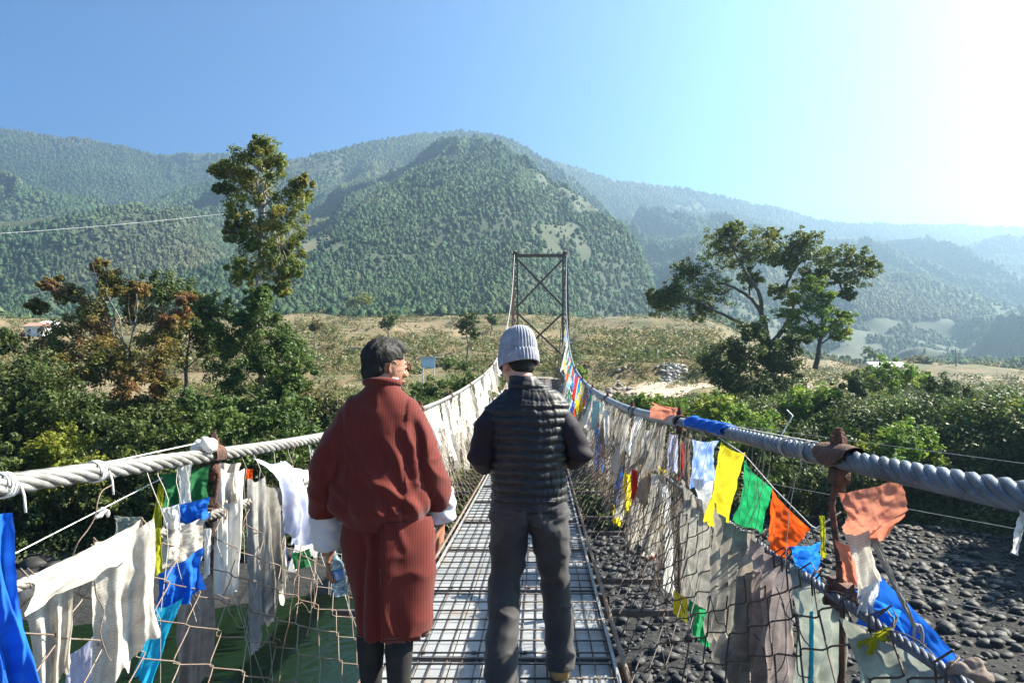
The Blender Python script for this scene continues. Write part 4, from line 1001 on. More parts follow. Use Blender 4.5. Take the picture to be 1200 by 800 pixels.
rag('blue_tinted_scarf', 'blue-tinted scarf curving down from the left cable', 'scarf', [(296, 536), (334, 540), (362, 640), (334, 626)], [3.62, 3.95, 3.85, 3.7], 'peri', folds=1.4, amp=.018, rag=.05, nu=34, nv=50, bow=(.07, 0, .05))
rag('cream_scarf', 'cream scarf folded over the cable nearest the red-robed man', 'scarf', [(328, 540), (372, 548), (366, 655), (338, 660)], [4.0, 4.7, 4.5, 4.0], 'white', folds=2.6, amp=.02, rag=.10, nu=40, nv=50, bow=(.05, 0, .04))
rag('frayed_scarf', 'frayed cream strip under the blue-tinted scarf', 'scarf', [(318, 600), (334, 598), (340, 690), (316, 705)], 3.72, 'cream', folds=1.6, amp=.012, rag=.2)
rag('green_scrap', 'small green scrap low beside the red-robed man', 'scrap', [(340, 648), (364, 642), (366, 662), (344, 668)], 4.0, 'dgreen', folds=1, amp=.01)
rag('red_scrap', 'tiny red scrap under the left cable clamp', 'scrap', [(286, 550), (297, 549), (296, 560), (288, 562)], 3.45, 'orange', folds=1, amp=.004, nu=10, nv=10)
rag('blue_scrap', 'tiny blue scrap behind the mesh below the frayed cream strip', 'scrap', [(328, 642), (336, 640), (338, 662), (330, 664)], 3.9, 'blue', folds=1, amp=.004, nu=10, nv=10)
rag('white_flag', 'white pennant tip poking up beside the red-robed man', 'flag', [(361, 520), (370, 530), (374, 545), (368, 548)], 4.7, 'white', folds=1, amp=.006, nu=14, nv=14)
rag('grey_scrap', 'dim grey-green scrap behind the long cream cloth', 'scrap', [(132, 603), (168, 605), (172, 622), (134, 628)], 2.75, 'greyg', folds=1, amp=.006)

# right side
rag('yellow_flag', 'tall yellow prayer flag hanging from the right cable', 'flag', [(846, 517), (875, 530), (850, 628), (820, 606)], [3.85, 3.55, 3.5, 3.8], 'yellow', folds=1.1, amp=.012, rag=.04, nu=40, nv=50)
rag('green_flag', 'bright green prayer flag between the yellow and the orange one', 'flag', [(873, 538), (905, 572), (896, 626), (860, 610)], [3.5, 3.15, 3.12, 3.48], 'green', folds=1.0, amp=.010, rag=.03, nu=40, nv=40)
rag('orange_flag', 'vivid orange prayer flag at the low end of the string', 'flag', [(905, 573), (950, 620), (915, 656), (894, 624)], [3.13, 2.8, 2.82, 3.1], 'orange', folds=1.0, amp=.010, rag=.03, nu=40, nv=40)
rag('blue_white_flag', 'blue and white printed flag under the right cable beside the yellow flag', 'flag', [(812, 514), (842, 516), (838, 562), (810, 574)], [4.5, 4.0, 3.95, 4.4], 'bluew', folds=1.4, amp=.012, nu=34, nv=34)
rag('white_scrap', 'white cloth end hanging below the blue and white flag', 'scrap', [(812, 560), (840, 556), (836, 600), (822, 620)], [4.3, 4.1, 4.0, 4.2], 'white', folds=1.4, amp=.012, rag=.1)
rag('blue_flag', 'bright blue flag tucked behind the lower right rope below the orange flag', 'flag', [(922, 640), (966, 634), (968, 690), (926, 672)], [2.85, 2.62, 2.6, 2.8], 'blue2', folds=1.6, amp=.012, nu=34, nv=34)
rag('blue_cloth', 'long royal blue cloth trailing behind the lower right rope', 'cloth', [(1022, 662), (1146, 790), (1150, 830), (1000, 712)], [2.28, 1.74, 1.74, 2.3], 'blue', folds=1.2, amp=.012, nu=50, nv=26)
rag('cyan_cloth', 'sky blue cloth under the lower rope beside the rusty rope clamp', 'cloth', [(1002, 690), (1060, 716), (1070, 752), (1004, 730)], [2.24, 2.0, 1.98, 2.2], 'blue2', folds=1.4, amp=.008)
# salmon plastic wrap: one bulging sheet tied under the clamp
rag('plastic_wrap', 'salmon pink plastic wrap bulging under the rusty clamp of the right cable', 'wrap', [(978, 576), (1064, 560), (1058, 634), (970, 636)], [2.3, 2.08, 2.08, 2.28], 'salmon', folds=.6, amp=.022, rag=.05, nu=60, nv=50, bow=(-.02, -.09, -.01), crump=.010, rnd=.28)
rag('plastic_wrap', 'torn salmon plastic strip dangling below the larger wrap', 'wrap', [(978, 632), (1004, 640), (1010, 690), (992, 680)], 2.24, 'salmon', folds=1.4, amp=.012, rag=.1, crump=.01)
rag('plastic_wrap', 'reddish pink wrap bulging over the right cable far behind the sleeve', 'wrap', [(762, 490), (800, 496), (796, 478), (768, 474)], [5.6, 5.2, 5.25, 5.6], 'salmon', folds=1, amp=.03, nu=20, nv=20, bow=(0, 0, .04))
rag('cream_strip', 'broad cream strip hanging under the salmon wrap', 'strip', [(988, 626), (1020, 620), (1034, 676), (1006, 706)], [2.2, 2.12, 2.12, 2.2], 'cream', folds=1.5, amp=.012, rag=.08)
rag('beige_strip', 'taut beige strip running down to the loop on the lower right rope', 'strip', [(1014, 624), (1028, 628), (1080, 742), (1072, 742)], [2.16, 2.12, 1.92, 1.93], 'greyl', folds=1, amp=.004, rag=.03)
rag('pale_strip', 'twisted pale strip at the rusty rope clamp', 'strip', [(1008, 690), (1030, 676), (1024, 716), (1004, 726)], 2.14, 'white', folds=2, amp=.01, rag=.1)
rag('thin_strip', 'thin yellowish strip hanging left of the rusty rope clamp', 'strip', [(960, 604), (967, 604), (968, 652), (962, 656)], 2.5, 'ygreen', folds=1, amp=.003, nu=8)
rag('white_tail', 'white cloth tail hanging at the right edge below the cable', 'strip', [(1197, 590), (1206, 590), (1192, 650), (1187, 648)], 1.44, 'white', folds=1, amp=.003, nu=8)
rag('grey_drape', 'weathered grey cloth draped behind the right mesh below the green flag', 'cloth', [(833, 588), (886, 626), (880, 800), (834, 770)], [3.55, 3.1, 3.0, 3.4], 'greyl', folds=4, amp=.03, rag=.12, nu=60, nv=50, cut=.2)
rag('pinkish_drape', 'dusty pinkish grey cloth draped below the orange flag', 'cloth', [(884, 628), (938, 664), (926, 840), (880, 800)], [3.08, 2.72, 2.7, 3.0], 'pinkg', folds=3.5, amp=.025, rag=.12, nu=60, nv=50, cut=.1)
rag('grey_drape', 'grey cloth sagging left of the rusty rope clamp', 'cloth', [(930, 660), (990, 704), (996, 900), (922, 880)], [2.7, 2.33, 2.35, 2.65], 'greyg', folds=3.4, amp=.02, rag=.08, nu=60, nv=50, cut=.3)
rag('grey_drape', 'second grey-beige cloth with pinkish folds behind the first drape on the right', 'cloth', [(878, 640), (925, 668), (930, 830), (870, 800)], [3.25, 2.9, 2.9, 3.2], 'dried', folds=3, amp=.02, rag=.06, nu=40, nv=50)
rag('grey_green_drape', 'grey-green cloth stretched low right of the rusty hanger', 'cloth', [(990, 722), (1150, 800), (1160, 900), (990, 900)], [2.1, 1.72, 1.72, 2.1], 'greyg', folds=3.4, amp=.014, rag=.04, nu=70, nv=40, cut=.45)
rag('yellow_strip', 'curled yellow-green strip tied on the grey-green cloth', 'strip', [(1006, 752), (1040, 734), (1042, 744), (1012, 778)], [2.06, 1.95, 1.95, 2.05], 'ygreen', folds=1.5, amp=.012, bow=(0, 0, .01))
rag('blue_strip', 'narrow bright blue ribbon hanging left of the rusty hanger', 'strip', [(948, 716), (954, 716), (953, 806), (946, 806)], 2.5, 'cyan', folds=1, amp=.003, nu=8)
rag('green_cloth', 'yellow-green cloth low behind the mesh below the blue and white flag', 'cloth', [(806, 700), (832, 716), (834, 762), (808, 740)], 4.1, 'green', folds=1.6, amp=.012)
rag('yellow_cloth', 'yellow cloth scrap behind the mesh above the green one', 'cloth', [(790, 690), (806, 700), (806, 730), (788, 718)], 4.3, 'yellow', folds=1.5, amp=.01)
rag('weathered_cloth', 'weathered cream cloth between the yellow flag and the second hanger', 'cloth', [(796, 560), (832, 590), (832, 720), (798, 700)], [4.8, 3.9, 3.9, 4.6], 'greyl', folds=3, amp=.02, rag=.08, nu=40, nv=50, cut=.2)
rag('weathered_cloth', 'beige cloth with a red lower edge hanging mid right', 'cloth', [(752, 545), (782, 556), (776, 650), (756, 640)], [6.3, 5.4, 5.3, 6.1], 'cream', folds=2.6, amp=.03, rag=.1, nu=34, nv=50)
rag('red_scrap', 'faded red scrap at the foot of the beige cloth mid right', 'scrap', [(756, 632), (768, 634), (768, 656), (758, 654)], 6.0, 'red', folds=1, amp=.01, nu=12, nv=12)
rag('white_strip', 'long white strip hanging behind the second right hanger', 'strip', [(774, 560), (786, 566), (790, 690), (778, 680)], [5.5, 5.2, 5.1, 5.4], 'white', folds=1.6, amp=.015, rag=.12)
rag('yellow_strip', 'yellow strip hanging beside the long white strip', 'strip', [(772, 545), (782, 548), (780, 630), (772, 620)], 5.6, 'yellow', folds=1.4, amp=.012)
for (x, y, w, h, m_, lb) in [(752, 500, 12, 56, 'white', 'white strip knotted under the grey cable sleeve, the nearest of the white ones'), (738, 498, 8, 50, 'cream', 'cream strip knotted under the grey sleeve left of the white strip'),
    (764, 508, 16, 34, 'greyl', 'crumpled grey-white cloth under the reddish wrap'), (783, 506, 12, 50, 'lilac', 'pale lilac strip under the right cable'), (795, 515, 9, 56, 'red', 'pinkish red strip next to the blue and white flag'),
    (803, 512, 7, 60, 'taupe', 'brown string-like strip next to the blue and white flag'), (724, 486, 10, 60, 'greyl', 'grey strip under the cable sleeve above the blue flags')]:
    Yq = YR(x); rag('tied_strip', lb, 'strip', [(x, y), (x + w, y + 3), (x + w - 2 + rng.uniform(-3, 3), y + h), (x - 1 + rng.uniform(-3, 3), y + h - 4)], Yq, m_, folds=1.6, amp=.02, rag=.12, nu=18, nv=30)
for (x, y, w, h, m_, lb) in [(697, 500, 11, 52, 'blue2', 'bright blue flag hanging just right of the black sleeve'), (720, 540, 10, 66, 'blue2', 'blue flag at the mesh, left of a yellow and a red one'), (731, 552, 8, 50, 'yellow', 'yellow flag at the mesh between a blue and a red one'),
    (740, 548, 7, 40, 'red', 'red flag at the mesh right of the yellow one'), (719, 590, 8, 26, 'yellow', 'small yellow scrap under the blue flag at the mesh'), (694, 468, 13, 36, 'teal', 'pale teal cloth tied to the cable right of the beanie man'),
    (708, 478, 7, 46, 'white', 'white strip next to the pale teal cloth')]:
    Yq = YR(x, 1.05); rag('small_flag', lb, 'flag', [(x, y), (x + w, y + 2), (x + w + rng.uniform(-2, 2), y + h), (x + rng.uniform(-2, 2), y + h - 3)], Yq, m_, folds=1.4, amp=.03, rag=.08, nu=18, nv=26)

# far rows of worn flags on both ropes
def row(side, y0, y1, step, cols, name, label, group, seed, hh=(.3, .75), zoff=0):
    r = random.Random(seed); y = y0; k = 0; cnt = {}
    ordn = ['first', 'second', 'third', 'fourth', 'fifth', 'sixth', 'seventh', 'eighth', 'ninth', 'tenth', 'eleventh', 'twelfth', 'thirteenth', 'fourteenth', 'fifteenth', 'sixteenth', 'seventeenth', 'eighteenth', 'nineteenth', 'twentieth']
    ordn += ['twenty-' + o_ for o_ in ordn[:9]] + ['thirtieth'] + ['thirty-' + o_ for o_ in ordn[:9]] + ['fortieth'] + ['forty-' + o_ for o_ in ordn[:9]] + ['fiftieth']
    nm = {'blue2': 'bright blue', 'blue': 'deep blue', 'pinkg': 'pinkish', 'greyl': 'weathered grey', 'dried': 'dried brown', 'taupe': 'taupe', 'lilac': 'printed lilac', 'teal': 'pale teal'}
    def lab(c):
        i_ = cnt.get(c, 0); cnt[c] = i_ + 1
        return '%s %s flag %s' % (ordn[i_] if i_ < 50 else 'one more', nm.get(c, c), label)
    while y < y1:
        w = r.uniform(.14, .34); a = cable_pt(side, y) if r.random() < .6 else rope_pt(side, y) + Vector((0, 0, .12)); b = a.copy(); b2 = cable_pt(side, y + w) if a.z > rope_pt(side, y).z + .2 else rope_pt(side, y + w)
        h = r.uniform(*hh)
        h = min(h, a.z - float(zdF(y)) - .05)
        TLp = a + Vector((0, 0, -.02)); TRp = Vector((b2.x, y + w, b2.z - .02)); dx = -side * r.uniform(.05, .25) * h
        BRp = TRp + Vector((dx, r.uniform(-.05, .05), -h * r.uniform(.8, 1.1))); BLp = TLp + Vector((dx * r.uniform(.7, 1.2), r.uniform(-.05, .05), -h))
        mcol = r.choice(cols); k += 1; sdn[0] += 1
        cloth(name, lab(mcol), 'flag', TLp, TRp, BRp, BLp, mcol, folds=r.uniform(1, 2.4), amp=.025, rag=.12, nu=10, nv=14, seed=sdn[0], group=group)
        y += step * r.uniform(.6, 1.4)
row(-1, 4.9, 20, .17, ['cream', 'white', 'white', 'cream', 'greyl', 'white'], 'worn_flag', 'from the near end of the worn row on the left ropes', 'pale worn flags along the left ropes', 51)
row(-1, 20, 31, .36, ['cream', 'white', 'white', 'greyl', 'cream', 'red'], 'worn_flag', 'up the left cable climbing to the far tower', 'pale flags climbing to the tower', 52)
row(1, 5.4, 16, .2, ['cream', 'greyl', 'white', 'dried', 'taupe', 'greyl', 'cream'], 'worn_flag', 'from the near end of the drab row on the right ropes', 'weathered flags along the right ropes', 53, hh=(.35, .9))
row(1, 13, 24, .2, ['blue2', 'red', 'yellow', 'blue', 'white', 'orange', 'green', 'teal', 'white'], 'prayer_flag', 'from the near end of the bright right row', 'coloured prayer flags far along the right rope', 54, hh=(.3, .8))
row(1, 24, 31, .3, ['white', 'teal', 'white', 'cream', 'lilac', 'yellow', 'greyl'], 'pale_flag', 'up the right cable close to the far tower', 'pale flags below the right of the tower', 55, hh=(.4, 1.2))

# wraps, ties and strings
def ties(label, side, y, mat, n=3, r0=.034, w=.02, name='cord_tie', tail=True):
    mb = MB(); rr = random.Random(int(y * 100) + side)
    t = (cable_pt(side, y + .05) - cable_pt(side, y - .05)).normalized(); u = t.cross(Vector((0, 0, 1))).normalized(); v = u.cross(t); pts = []
    for k in range(n * 12 + 1):
        a = 2 * PI * k / 12; q = -w + 2 * w * k / (n * 12); pts.append(cable_pt(side, y) + t * q + (u * math.cos(a) + v * math.sin(a)) * (r0 + .002 * rr.random()))
    if tail: pts += [pts[-1] + Vector((.01, 0, -.03)), pts[-1] + Vector((.015, .0, -.075))]
    mb.tube(pts, .0035, 5); return tag(mb.build(name, mat), label, 'tie')
ties('white cord tied round the left cable at the photo edge', -1, 1.93, M_rope_s, r0=.032)
ties('white cord tie with a hanging end on the left cable', -1, 2.33, M_rope_s, r0=.032)
ties('thin pale cord wound round the right cable left of the clamp', 1, 2.62, M_rope_b, r0=.037, n=2)
ties('second pale cord wound round the right cable further left', 1, 2.85, M_rope_b, r0=.037, n=2)
ties('dark cord wound round the right cable by the blue wrap', 1, 4.2, M_wire, r0=.037, n=4)
for y, s in ((7.45, 'nearest'), (10.65, 'middle'), (14.7, 'farthest')):
    mb = MB(); mb.tube([cable_pt(1, y - .09), cable_pt(1, y + .09)], .046, 12); tag(mb.build('sleeve_joint_tape', M_wire_dark), s + ' dark tape band round a joint of the grey cable sleeve', 'tape')
# blue wrap over the right cable
V = []; nu_, nv_ = 30, 14
for i in range(nu_):
    y = 3.75 + .95 * i / (nu_ - 1); c = cable_pt(1, y); 
    for j in range(nv_):
        a = RAD(-10 + 200 * j / (nv_ - 1)); rr = .042 + .010 * math.sin(i * .9 + j * .7) + .02 * smooth(np.array((i / nu_ - .75) * 4)) * math.sin(PI * j / nv_)
        V.append((c.x - math.cos(a) * rr, y, c.z + math.sin(a) * rr))
me = npmesh('blue_wrap', V, grid_faces(nu_, nv_)); me.uv_layers.new(name='UVMap')
tag(link('blue_wrap', me, CM['blue']), 'blue cloth wrapped over the top of the right cable', 'wrap')
# crumpled white knot on the left clamp
def crumple(name, label, c, R, mat, seed, sq=(1, 1, 1)):
    r = random.Random(seed); mb = MB()
    for k in range(5):
        d = Vector((r.uniform(-1, 1) * sq[0], r.uniform(-1, 1) * sq[1], r.uniform(-.6, .8) * sq[2])) * R * .55
        mb.sphere(Vector(c) + d, (R * r.uniform(.5, .8), R * r.uniform(.4, .7), R * r.uniform(.3, .55)), Euler((r.uniform(0, 3), r.uniform(0, 3), r.uniform(0, 3))).to_matrix(), 12, 8, .16, r)
    ob = mb.build(name, mat); rm = ob.modifiers.new('r', 'REMESH'); rm.mode = 'VOXEL'; rm.voxel_size = R * .09
    dg = bpy.context.evaluated_depsgraph_get(); me = bpy.data.meshes.new_from_object(ob.evaluated_get(dg)); ob.modifiers.clear(); ob.data = me
    me.polygons.foreach_set('use_smooth', np.ones(len(me.polygons), dtype=bool)); me.uv_layers.new(name='UVMap')
    return tag(ob, label, 'knot')
crumple('cloth_knot', 'crumpled white cloth knot on top of the left cable clamp', cable_pt(-1, 3.06) + Vector((0, 0, .045)), .05, CM['white'], 3, (1.3, 1, .6))
crumple('cotton_tuft', 'white cotton tuft on the thin string at the left', P(122, 602, 2.5), .022, CM['white'], 4)
crumple('cloth_knot', 'pale cloth bundle at the very bottom right corner on the rope', P(1140, 796, 1.66), .045, CM['taupe'], 5, (1.6, 1, .8))
wire('white string stretched above the left cable to the clamp', [P(-20, 566, 1.9), P(110, 545, 2.3), P(232, 519, 3.05)], .0025, 'string', M_rope_s, sag=0)
wire('grey string running from the left edge up to the dark green flag', [P(10, 652, 2.0), P(190, 560, 2.9)], .002, 'string', M_rope_s)
wire('flag string carrying the yellow, green and orange flags', [P(842, 512, 3.9), P(873, 533, 3.55), P(906, 571, 3.13), P(955, 620, 2.78), P(985, 600, 2.4)], .003, 'string', M_rope_s)
wire('thin cord lying along the top of the right cable', [cable_pt(1, y) + Vector((0, 0, .04)) for y in np.linspace(2.55, 4.6, 8)], .0025, 'string', M_rope_s)
wire('pale cord end sticking up from the right cable', [cable_pt(1, 2.95) + Vector((0, 0, .035)), P(925, 494, 2.93), P(929, 487, 2.93), P(922, 480, 2.93)], .0025, 'string', M_rope_s)
wire('beige rope running under the cream band along the left rope', [P(24, 700, 1.93), P(70, 678, 2.1), P(118, 655, 2.28)], .016, 'rope', M_rope_b)
# metal shackle loop on the lower right rope
mb = MB(); c = P(1076, 745, 1.93); pts = [c + Vector((math.sin(a) * .011, 0, -.02 + math.cos(a) * .03 + .02)) for a in np.linspace(0, 2 * PI, 16)]; mb.tube(pts, .0045, 6)
mb.tube([c + Vector((-.02, 0, -.02)), c + Vector((0, -.02, -.035)), c + Vector((.02, 0, -.02))], .004, 6); tag(mb.build('shackle', M_cable_l), 'small grey shackle hooked over the lower right rope', 'shackle')
# dry tangled strings over the mesh
def strings(side, y0, y1, n, label, seed, mat):
    r = random.Random(seed); mb = MB()
    for _ in range(n):
        y = r.uniform(y0, y1); a = (cable_pt if r.random() < .35 else rope_pt)(side, y); L_ = r.uniform(.3, 1.0); L_ = min(L_, a.z - float(zdF(y)) - .02); p = a.copy(); pts = [p.copy()]; m_ = 7
        for k in range(m_): p = p + Vector((-side * r.uniform(-.01, .07) * L_, r.uniform(-.02, .02), -L_ / m_)); pts.append(p.copy())
        mb.tube(pts, r.uniform(*((.0008, .0018) if y < 5 else (.0014, .0038))), 3, cap=False)
    tag(mb.build('dry_strings', mat), label, 'strings', kind='stuff')
strings(1, 4.4, 16, 800, 'tangle of dry brown strings and threads over the right mesh', 1, pmat('dry_thread', (.17, .11, .075), (.30, .23, .17), 3, .9, island=.5))
strings(-1, 5.5, 18, 420, 'tangle of dry pale threads over the left mesh beyond the men', 2, pmat('pale_thread', (.50, .45, .38), (.34, .28, .22), 3, .9, island=.4))
strings(1, 2.6, 5.0, 45, 'loose frayed threads over the near right mesh', 3, pmat('loose_thread', (.3, .26, .22), (.2, .16, .13), 3, .9, island=.4))
strings(-1, 2.2, 5.0, 30, 'loose frayed threads over the near left mesh', 4, pmat('loose_thread', (.5, .47, .42), (.3, .26, .23), 3, .9, island=.4))
# ------------------------------------------------------------------ people
def rmesh(mb, voxel, smooth_it=2, fac=.6):
    me = bpy.data.meshes.new('tmp'); me.from_pydata(mb.v, [], mb.f); me.update()
    ob = bpy.data.objects.new('tmp', me); COL.objects.link(ob)
    m = ob.modifiers.new('r', 'REMESH'); m.mode = 'VOXEL'; m.voxel_size = voxel
    if smooth_it:
        s = ob.modifiers.new('s', 'SMOOTH'); s.factor = fac; s.iterations = smooth_it
    dg = bpy.context.evaluated_depsgraph_get(); out = bpy.data.meshes.new_from_object(ob.evaluated_get(dg))
    bpy.data.objects.remove(ob); return out
def get(me):
    n = len(me.vertices); co = np.empty(n * 3, np.float32); me.vertices.foreach_get('co', co)
    no = np.empty(n * 3, np.float32); me.vertex_normals.foreach_get('vector', no)
    return co.reshape(-1, 3).astype(float), no.reshape(-1, 3).astype(float)
def put(me, co): me.vertices.foreach_set('co', co.astype(np.float32).ravel()); me.update()
def drop(me, fn):
    bm = bmesh.new(); bm.from_mesh(me); dead = [v for v in bm.verts if fn(v.co)]; bmesh.ops.delete(bm, geom=dead, context='VERTS'); bm.to_mesh(me); bm.free(); me.update()
def loft(mb, rings, n=20, xref=(1, 0, 0), power=2.0):
    """rings: (x,y,z, rx, ry): ellipses across the path, rx along xref"""
    C = [Vector(r[:3]) for r in rings]; V = []; m = len(C)
    for i, r in enumerate(rings):
        t = (C[min(i + 1, m - 1)] - C[max(i - 1, 0)]).normalized(); u = Vector(xref); u = (u - t * u.dot(t)).normalized(); v = t.cross(u)
        for k in range(n):
            a = 2 * PI * k / n; ca, sa = math.cos(a), math.sin(a)
            ca = math.copysign(abs(ca) ** (2 / power), ca); sa = math.copysign(abs(sa) ** (2 / power), sa)
            V.append(C[i] + u * ca * r[3] + v * sa * r[4])
    F = [(i * n + k, i * n + (k + 1) % n, (i + 1) * n + (k + 1) % n, (i + 1) * n + k) for i in range(m - 1) for k in range(n)]
    F.append(tuple(range(n - 1, -1, -1))); F.append(tuple((m - 1) * n + k for k in range(n)))
    mb.add(V, F)
def head(mb, c, R, s=1.0):
    def E(p, r, rot=None):
        mb.sphere(Vector(c) + R @ (Vector(p) * s), tuple(x * s for x in r), R @ (Euler(rot).to_matrix() if rot else Matrix.Identity(3)), 20, 14)
    E((0, -.012, .030), (.074, .094, .086)); E((0, .022, -.02), (.064, .068, .085)); E((0, .034, -.082), (.043, .045, .034)); E((0, .065, -.098), (.022, .018, .016))
    E((0, .080, .018), (.044, .012, .011)); E((.035, .066, -.03), (.022, .02, .018)); E((-.035, .066, -.03), (.022, .02, .018))
    E((0, .092, -.062), (.022, .010, .006)); E((0, .090, -.073), (.019, .010, .006))
    E((.032, .079, -.001), (.014, .010, .009)); E((-.032, .079, -.001), (.014, .010, .009))
    pts = [(0, .086, .006), (0, .098, -.012), (0, .110, -.030), (0, .100, -.042)]
    q = [Vector(c) + R @ (Vector(p) * s) for p in pts]; mb.tube(q, [.006 * s, .009 * s, .013 * s, .010 * s], 10)
    E((.010, .100, -.038), (.007, .009, .006)); E((-.010, .100, -.038), (.007, .009, .006))
    for sx in (-1, 1):
        E((sx * .076, -.008, -.012), (.008, .019, .032), (0.15, 0, -sx * .35)); E((sx * .074, .002, -.034), (.007, .010, .012))
        # rim of the ear
        rim = [Vector(c) + R @ (Vector((sx * (.082 + .004 * math.sin(a)), -.010 - .020 * math.cos(a), -.008 + .030 * math.sin(a))) * s) for a in np.linspace(-1.2, 3.6, 12)]
        mb.tube(rim, .0035 * s, 6)
def hand(mb, wrist, d, up, thumb_side, curl=.6, s=1.0, spread=.0):
    """wrist point, direction of the palm, palm normal, side vector sign of the thumb"""
    d = Vector(d).normalized(); n = Vector(up); n = (n - d * n.dot(d)).normalized(); w = d.cross(n) * thumb_side
    W_ = Vector(wrist)
    V = []
    loft(mb, [(*(W_ - d * .03), .026 * s, .019 * s), (*(W_ + d * .01), .030 * s, .017 * s), (*(W_ + d * .05), .040 * s, .016 * s), (*(W_ + d * .085), .041 * s, .014 * s)], 14, xref=w)
    for k, (o_, L_, r_) in enumerate([(.029, .072, .0092), (.010, .080, .0095), (-.010, .074, .009), (-.029, .058, .008)]):
        b = W_ + d * .075 * s + w * o_ * s; p = b; pts = [b - d * .02]; ang = 0
        for j, f in enumerate((.42, .32, .26)):
            ang += curl * (.5 if j == 0 else 1.0); dd = d * math.cos(ang) + n * math.sin(ang) + w * (o_ * spread)
            pts.append(p); p = p + dd * L_ * f * s; 
        pts.append(p); mb.tube(pts, [r_ * s, r_ * s * 1.05, r_ * s, r_ * s * .95, r_ * s * .75], 8)
        mb.sphere(p, r_ * s * .8, None, 8, 6)
    b = W_ + d * .022 * s + w * .026 * s; t1 = (d * .55 + w * .75 + n * .25).normalized(); t2 = (d * .85 + w * .2 + n * .5 * curl).normalized()
    pts = [b - t1 * .01, b + t1 * .028 * s, b + t1 * .040 * s + t2 * .022 * s, b + t1 * .043 * s + t2 * .045 * s]; mb.tube(pts, [.013 * s, .0115 * s, .0105 * s, .0085 * s], 8); mb.sphere(pts[-1], .0085 * s, None, 8, 6)
def placed(me, name, mat, root):
    """vertices are local to the root"""
    o = bpy.data.objects.new(name, me); COL.objects.link(o); o.parent = root; me.materials.append(mat)
    me.polygons.foreach_set('use_smooth', np.ones(len(me.polygons), dtype=bool)); return o
def mbmesh(mb):
    me = bpy.data.meshes.new('m'); me.from_pydata(mb.v, [], mb.f); me.update(); return me

M_skin = pmat('skin', (.34, .17, .10), (.28, .13, .08), 12, .5, .15, 250, spec=.4, bdist=.001)
M_skin2 = pmat('fair_skin', (.52, .29, .21), (.46, .23, .16), 12, .5, .15, 250, spec=.4, bdist=.001)
M_hair = pmat('black_hair', (.007, .006, .005), (.014, .012, .010), 60, .6, 1, 160, stretch=(1, 1, .25), bdist=.004, spec=.25)
M_white_cuff = pmat('white_cotton', (.62, .60, .62), (.52, .51, .55), 8, .85, .4, 300, bdist=.002)
# maroon woven stripes
m, N, L = new_mat('maroon_striped_wool'); out = N.new('ShaderNodeOutputMaterial'); b = N.new('ShaderNodeBsdfPrincipled'); b.inputs['Roughness'].default_value = .85
b.inputs['Sheen Weight'].default_value = .12; b.inputs['Specular IOR Level'].default_value = .2
tc = N.new('ShaderNodeTexCoord'); w = N.new('ShaderNodeTexWave'); w.bands_direction = 'X'; w.inputs['Scale'].default_value = 30; w.inputs['Distortion'].default_value = .25; w.inputs['Detail'].default_value = 1
w2_ = N.new('ShaderNodeTexWave'); w2_.bands_direction = 'Z'; w2_.inputs['Scale'].default_value = 34; w2_.inputs['Distortion'].default_value = .4
n = N.new('ShaderNodeTexNoise'); n.inputs['Scale'].default_value = 9; n.inputs['Detail'].default_value = 6
for q in (w, w2_, n): L.new(tc.outputs['Object'], q.inputs['Vector'])
mr = N.new('ShaderNodeMapRange'); mr.inputs['From Min'].default_value = .35; mr.inputs['From Max'].default_value = .75; L.new(w.outputs['Fac'], mr.inputs['Value'])
mx = N.new('ShaderNodeMix'); mx.data_type = 'RGBA'; mx.inputs[6].default_value = (.125, .016, .010, 1); mx.inputs[7].default_value = (.082, .011, .008, 1); L.new(mr.outputs[0], mx.inputs[0])
mz = N.new('ShaderNodeMapRange'); mz.inputs['From Min'].default_value = .7; mz.inputs['From Max'].default_value = 1; mz.inputs['To Max'].default_value = .03; L.new(w2_.outputs['Fac'], mz.inputs['Value'])
m2 = N.new('ShaderNodeMix'); m2.data_type = 'RGBA'; m2.inputs[7].default_value = (.25, .05, .03, 1); L.new(mz.outputs[0], m2.inputs[0]); L.new(mx.outputs[2], m2.inputs[6])
m3 = N.new('ShaderNodeMix'); m3.data_type = 'RGBA'; m3.blend_type = 'MULTIPLY'; m3.inputs[0].default_value = .35; L.new(m2.outputs[2], m3.inputs[6]); L.new(n.outputs['Color'], m3.inputs[7]); L.new(m2.outputs[2], b.inputs['Base Color'])
bp = N.new('ShaderNodeBump'); bp.inputs['Strength'].default_value = .12; bp.inputs['Distance'].default_value = .001; L.new(w.outputs['Fac'], bp.inputs['Height']); L.new(bp.outputs[0], b.inputs['Normal']); L.new(b.outputs[0], out.inputs[0])
M_gho = m
M_sock = pmat('black_stocking', (.010, .010, .011), (.02, .018, .018), 30, .9, .3, 300, bdist=.002)
M_vest = pmat('black_quilted_nylon', (.008, .008, .010), (.012, .012, .014), 6, .55, .25, 90, spec=.4, bdist=.002)
M_shirt = pmat('plum_black_jersey', (.020, .014, .020), (.014, .010, .015), 8, .75, .3, 300, spec=.25, bdist=.001)
M_trs = pmat('charcoal_trousers', (.050, .048, .050), (.032, .031, .033), 5, .75, .35, 200, sheen=.1, spec=.25, bdist=.001)
M_beanie = pmat('pale_grey_knit', (.33, .33, .36), (.22, .22, .25), 30, .95, .5, 260, bdist=.002)
M_boot = pmat('tan_boot_leather', (.42, .25, .08), (.30, .17, .06), 12, .6, .4, 80, bdist=.002)
M_sole = pmat('dark_rubber', (.03, .028, .025), None, 20, .8)
M_lens = pmat('dark_lens', (.012, .010, .008), None, 3, .08, spec=.8)

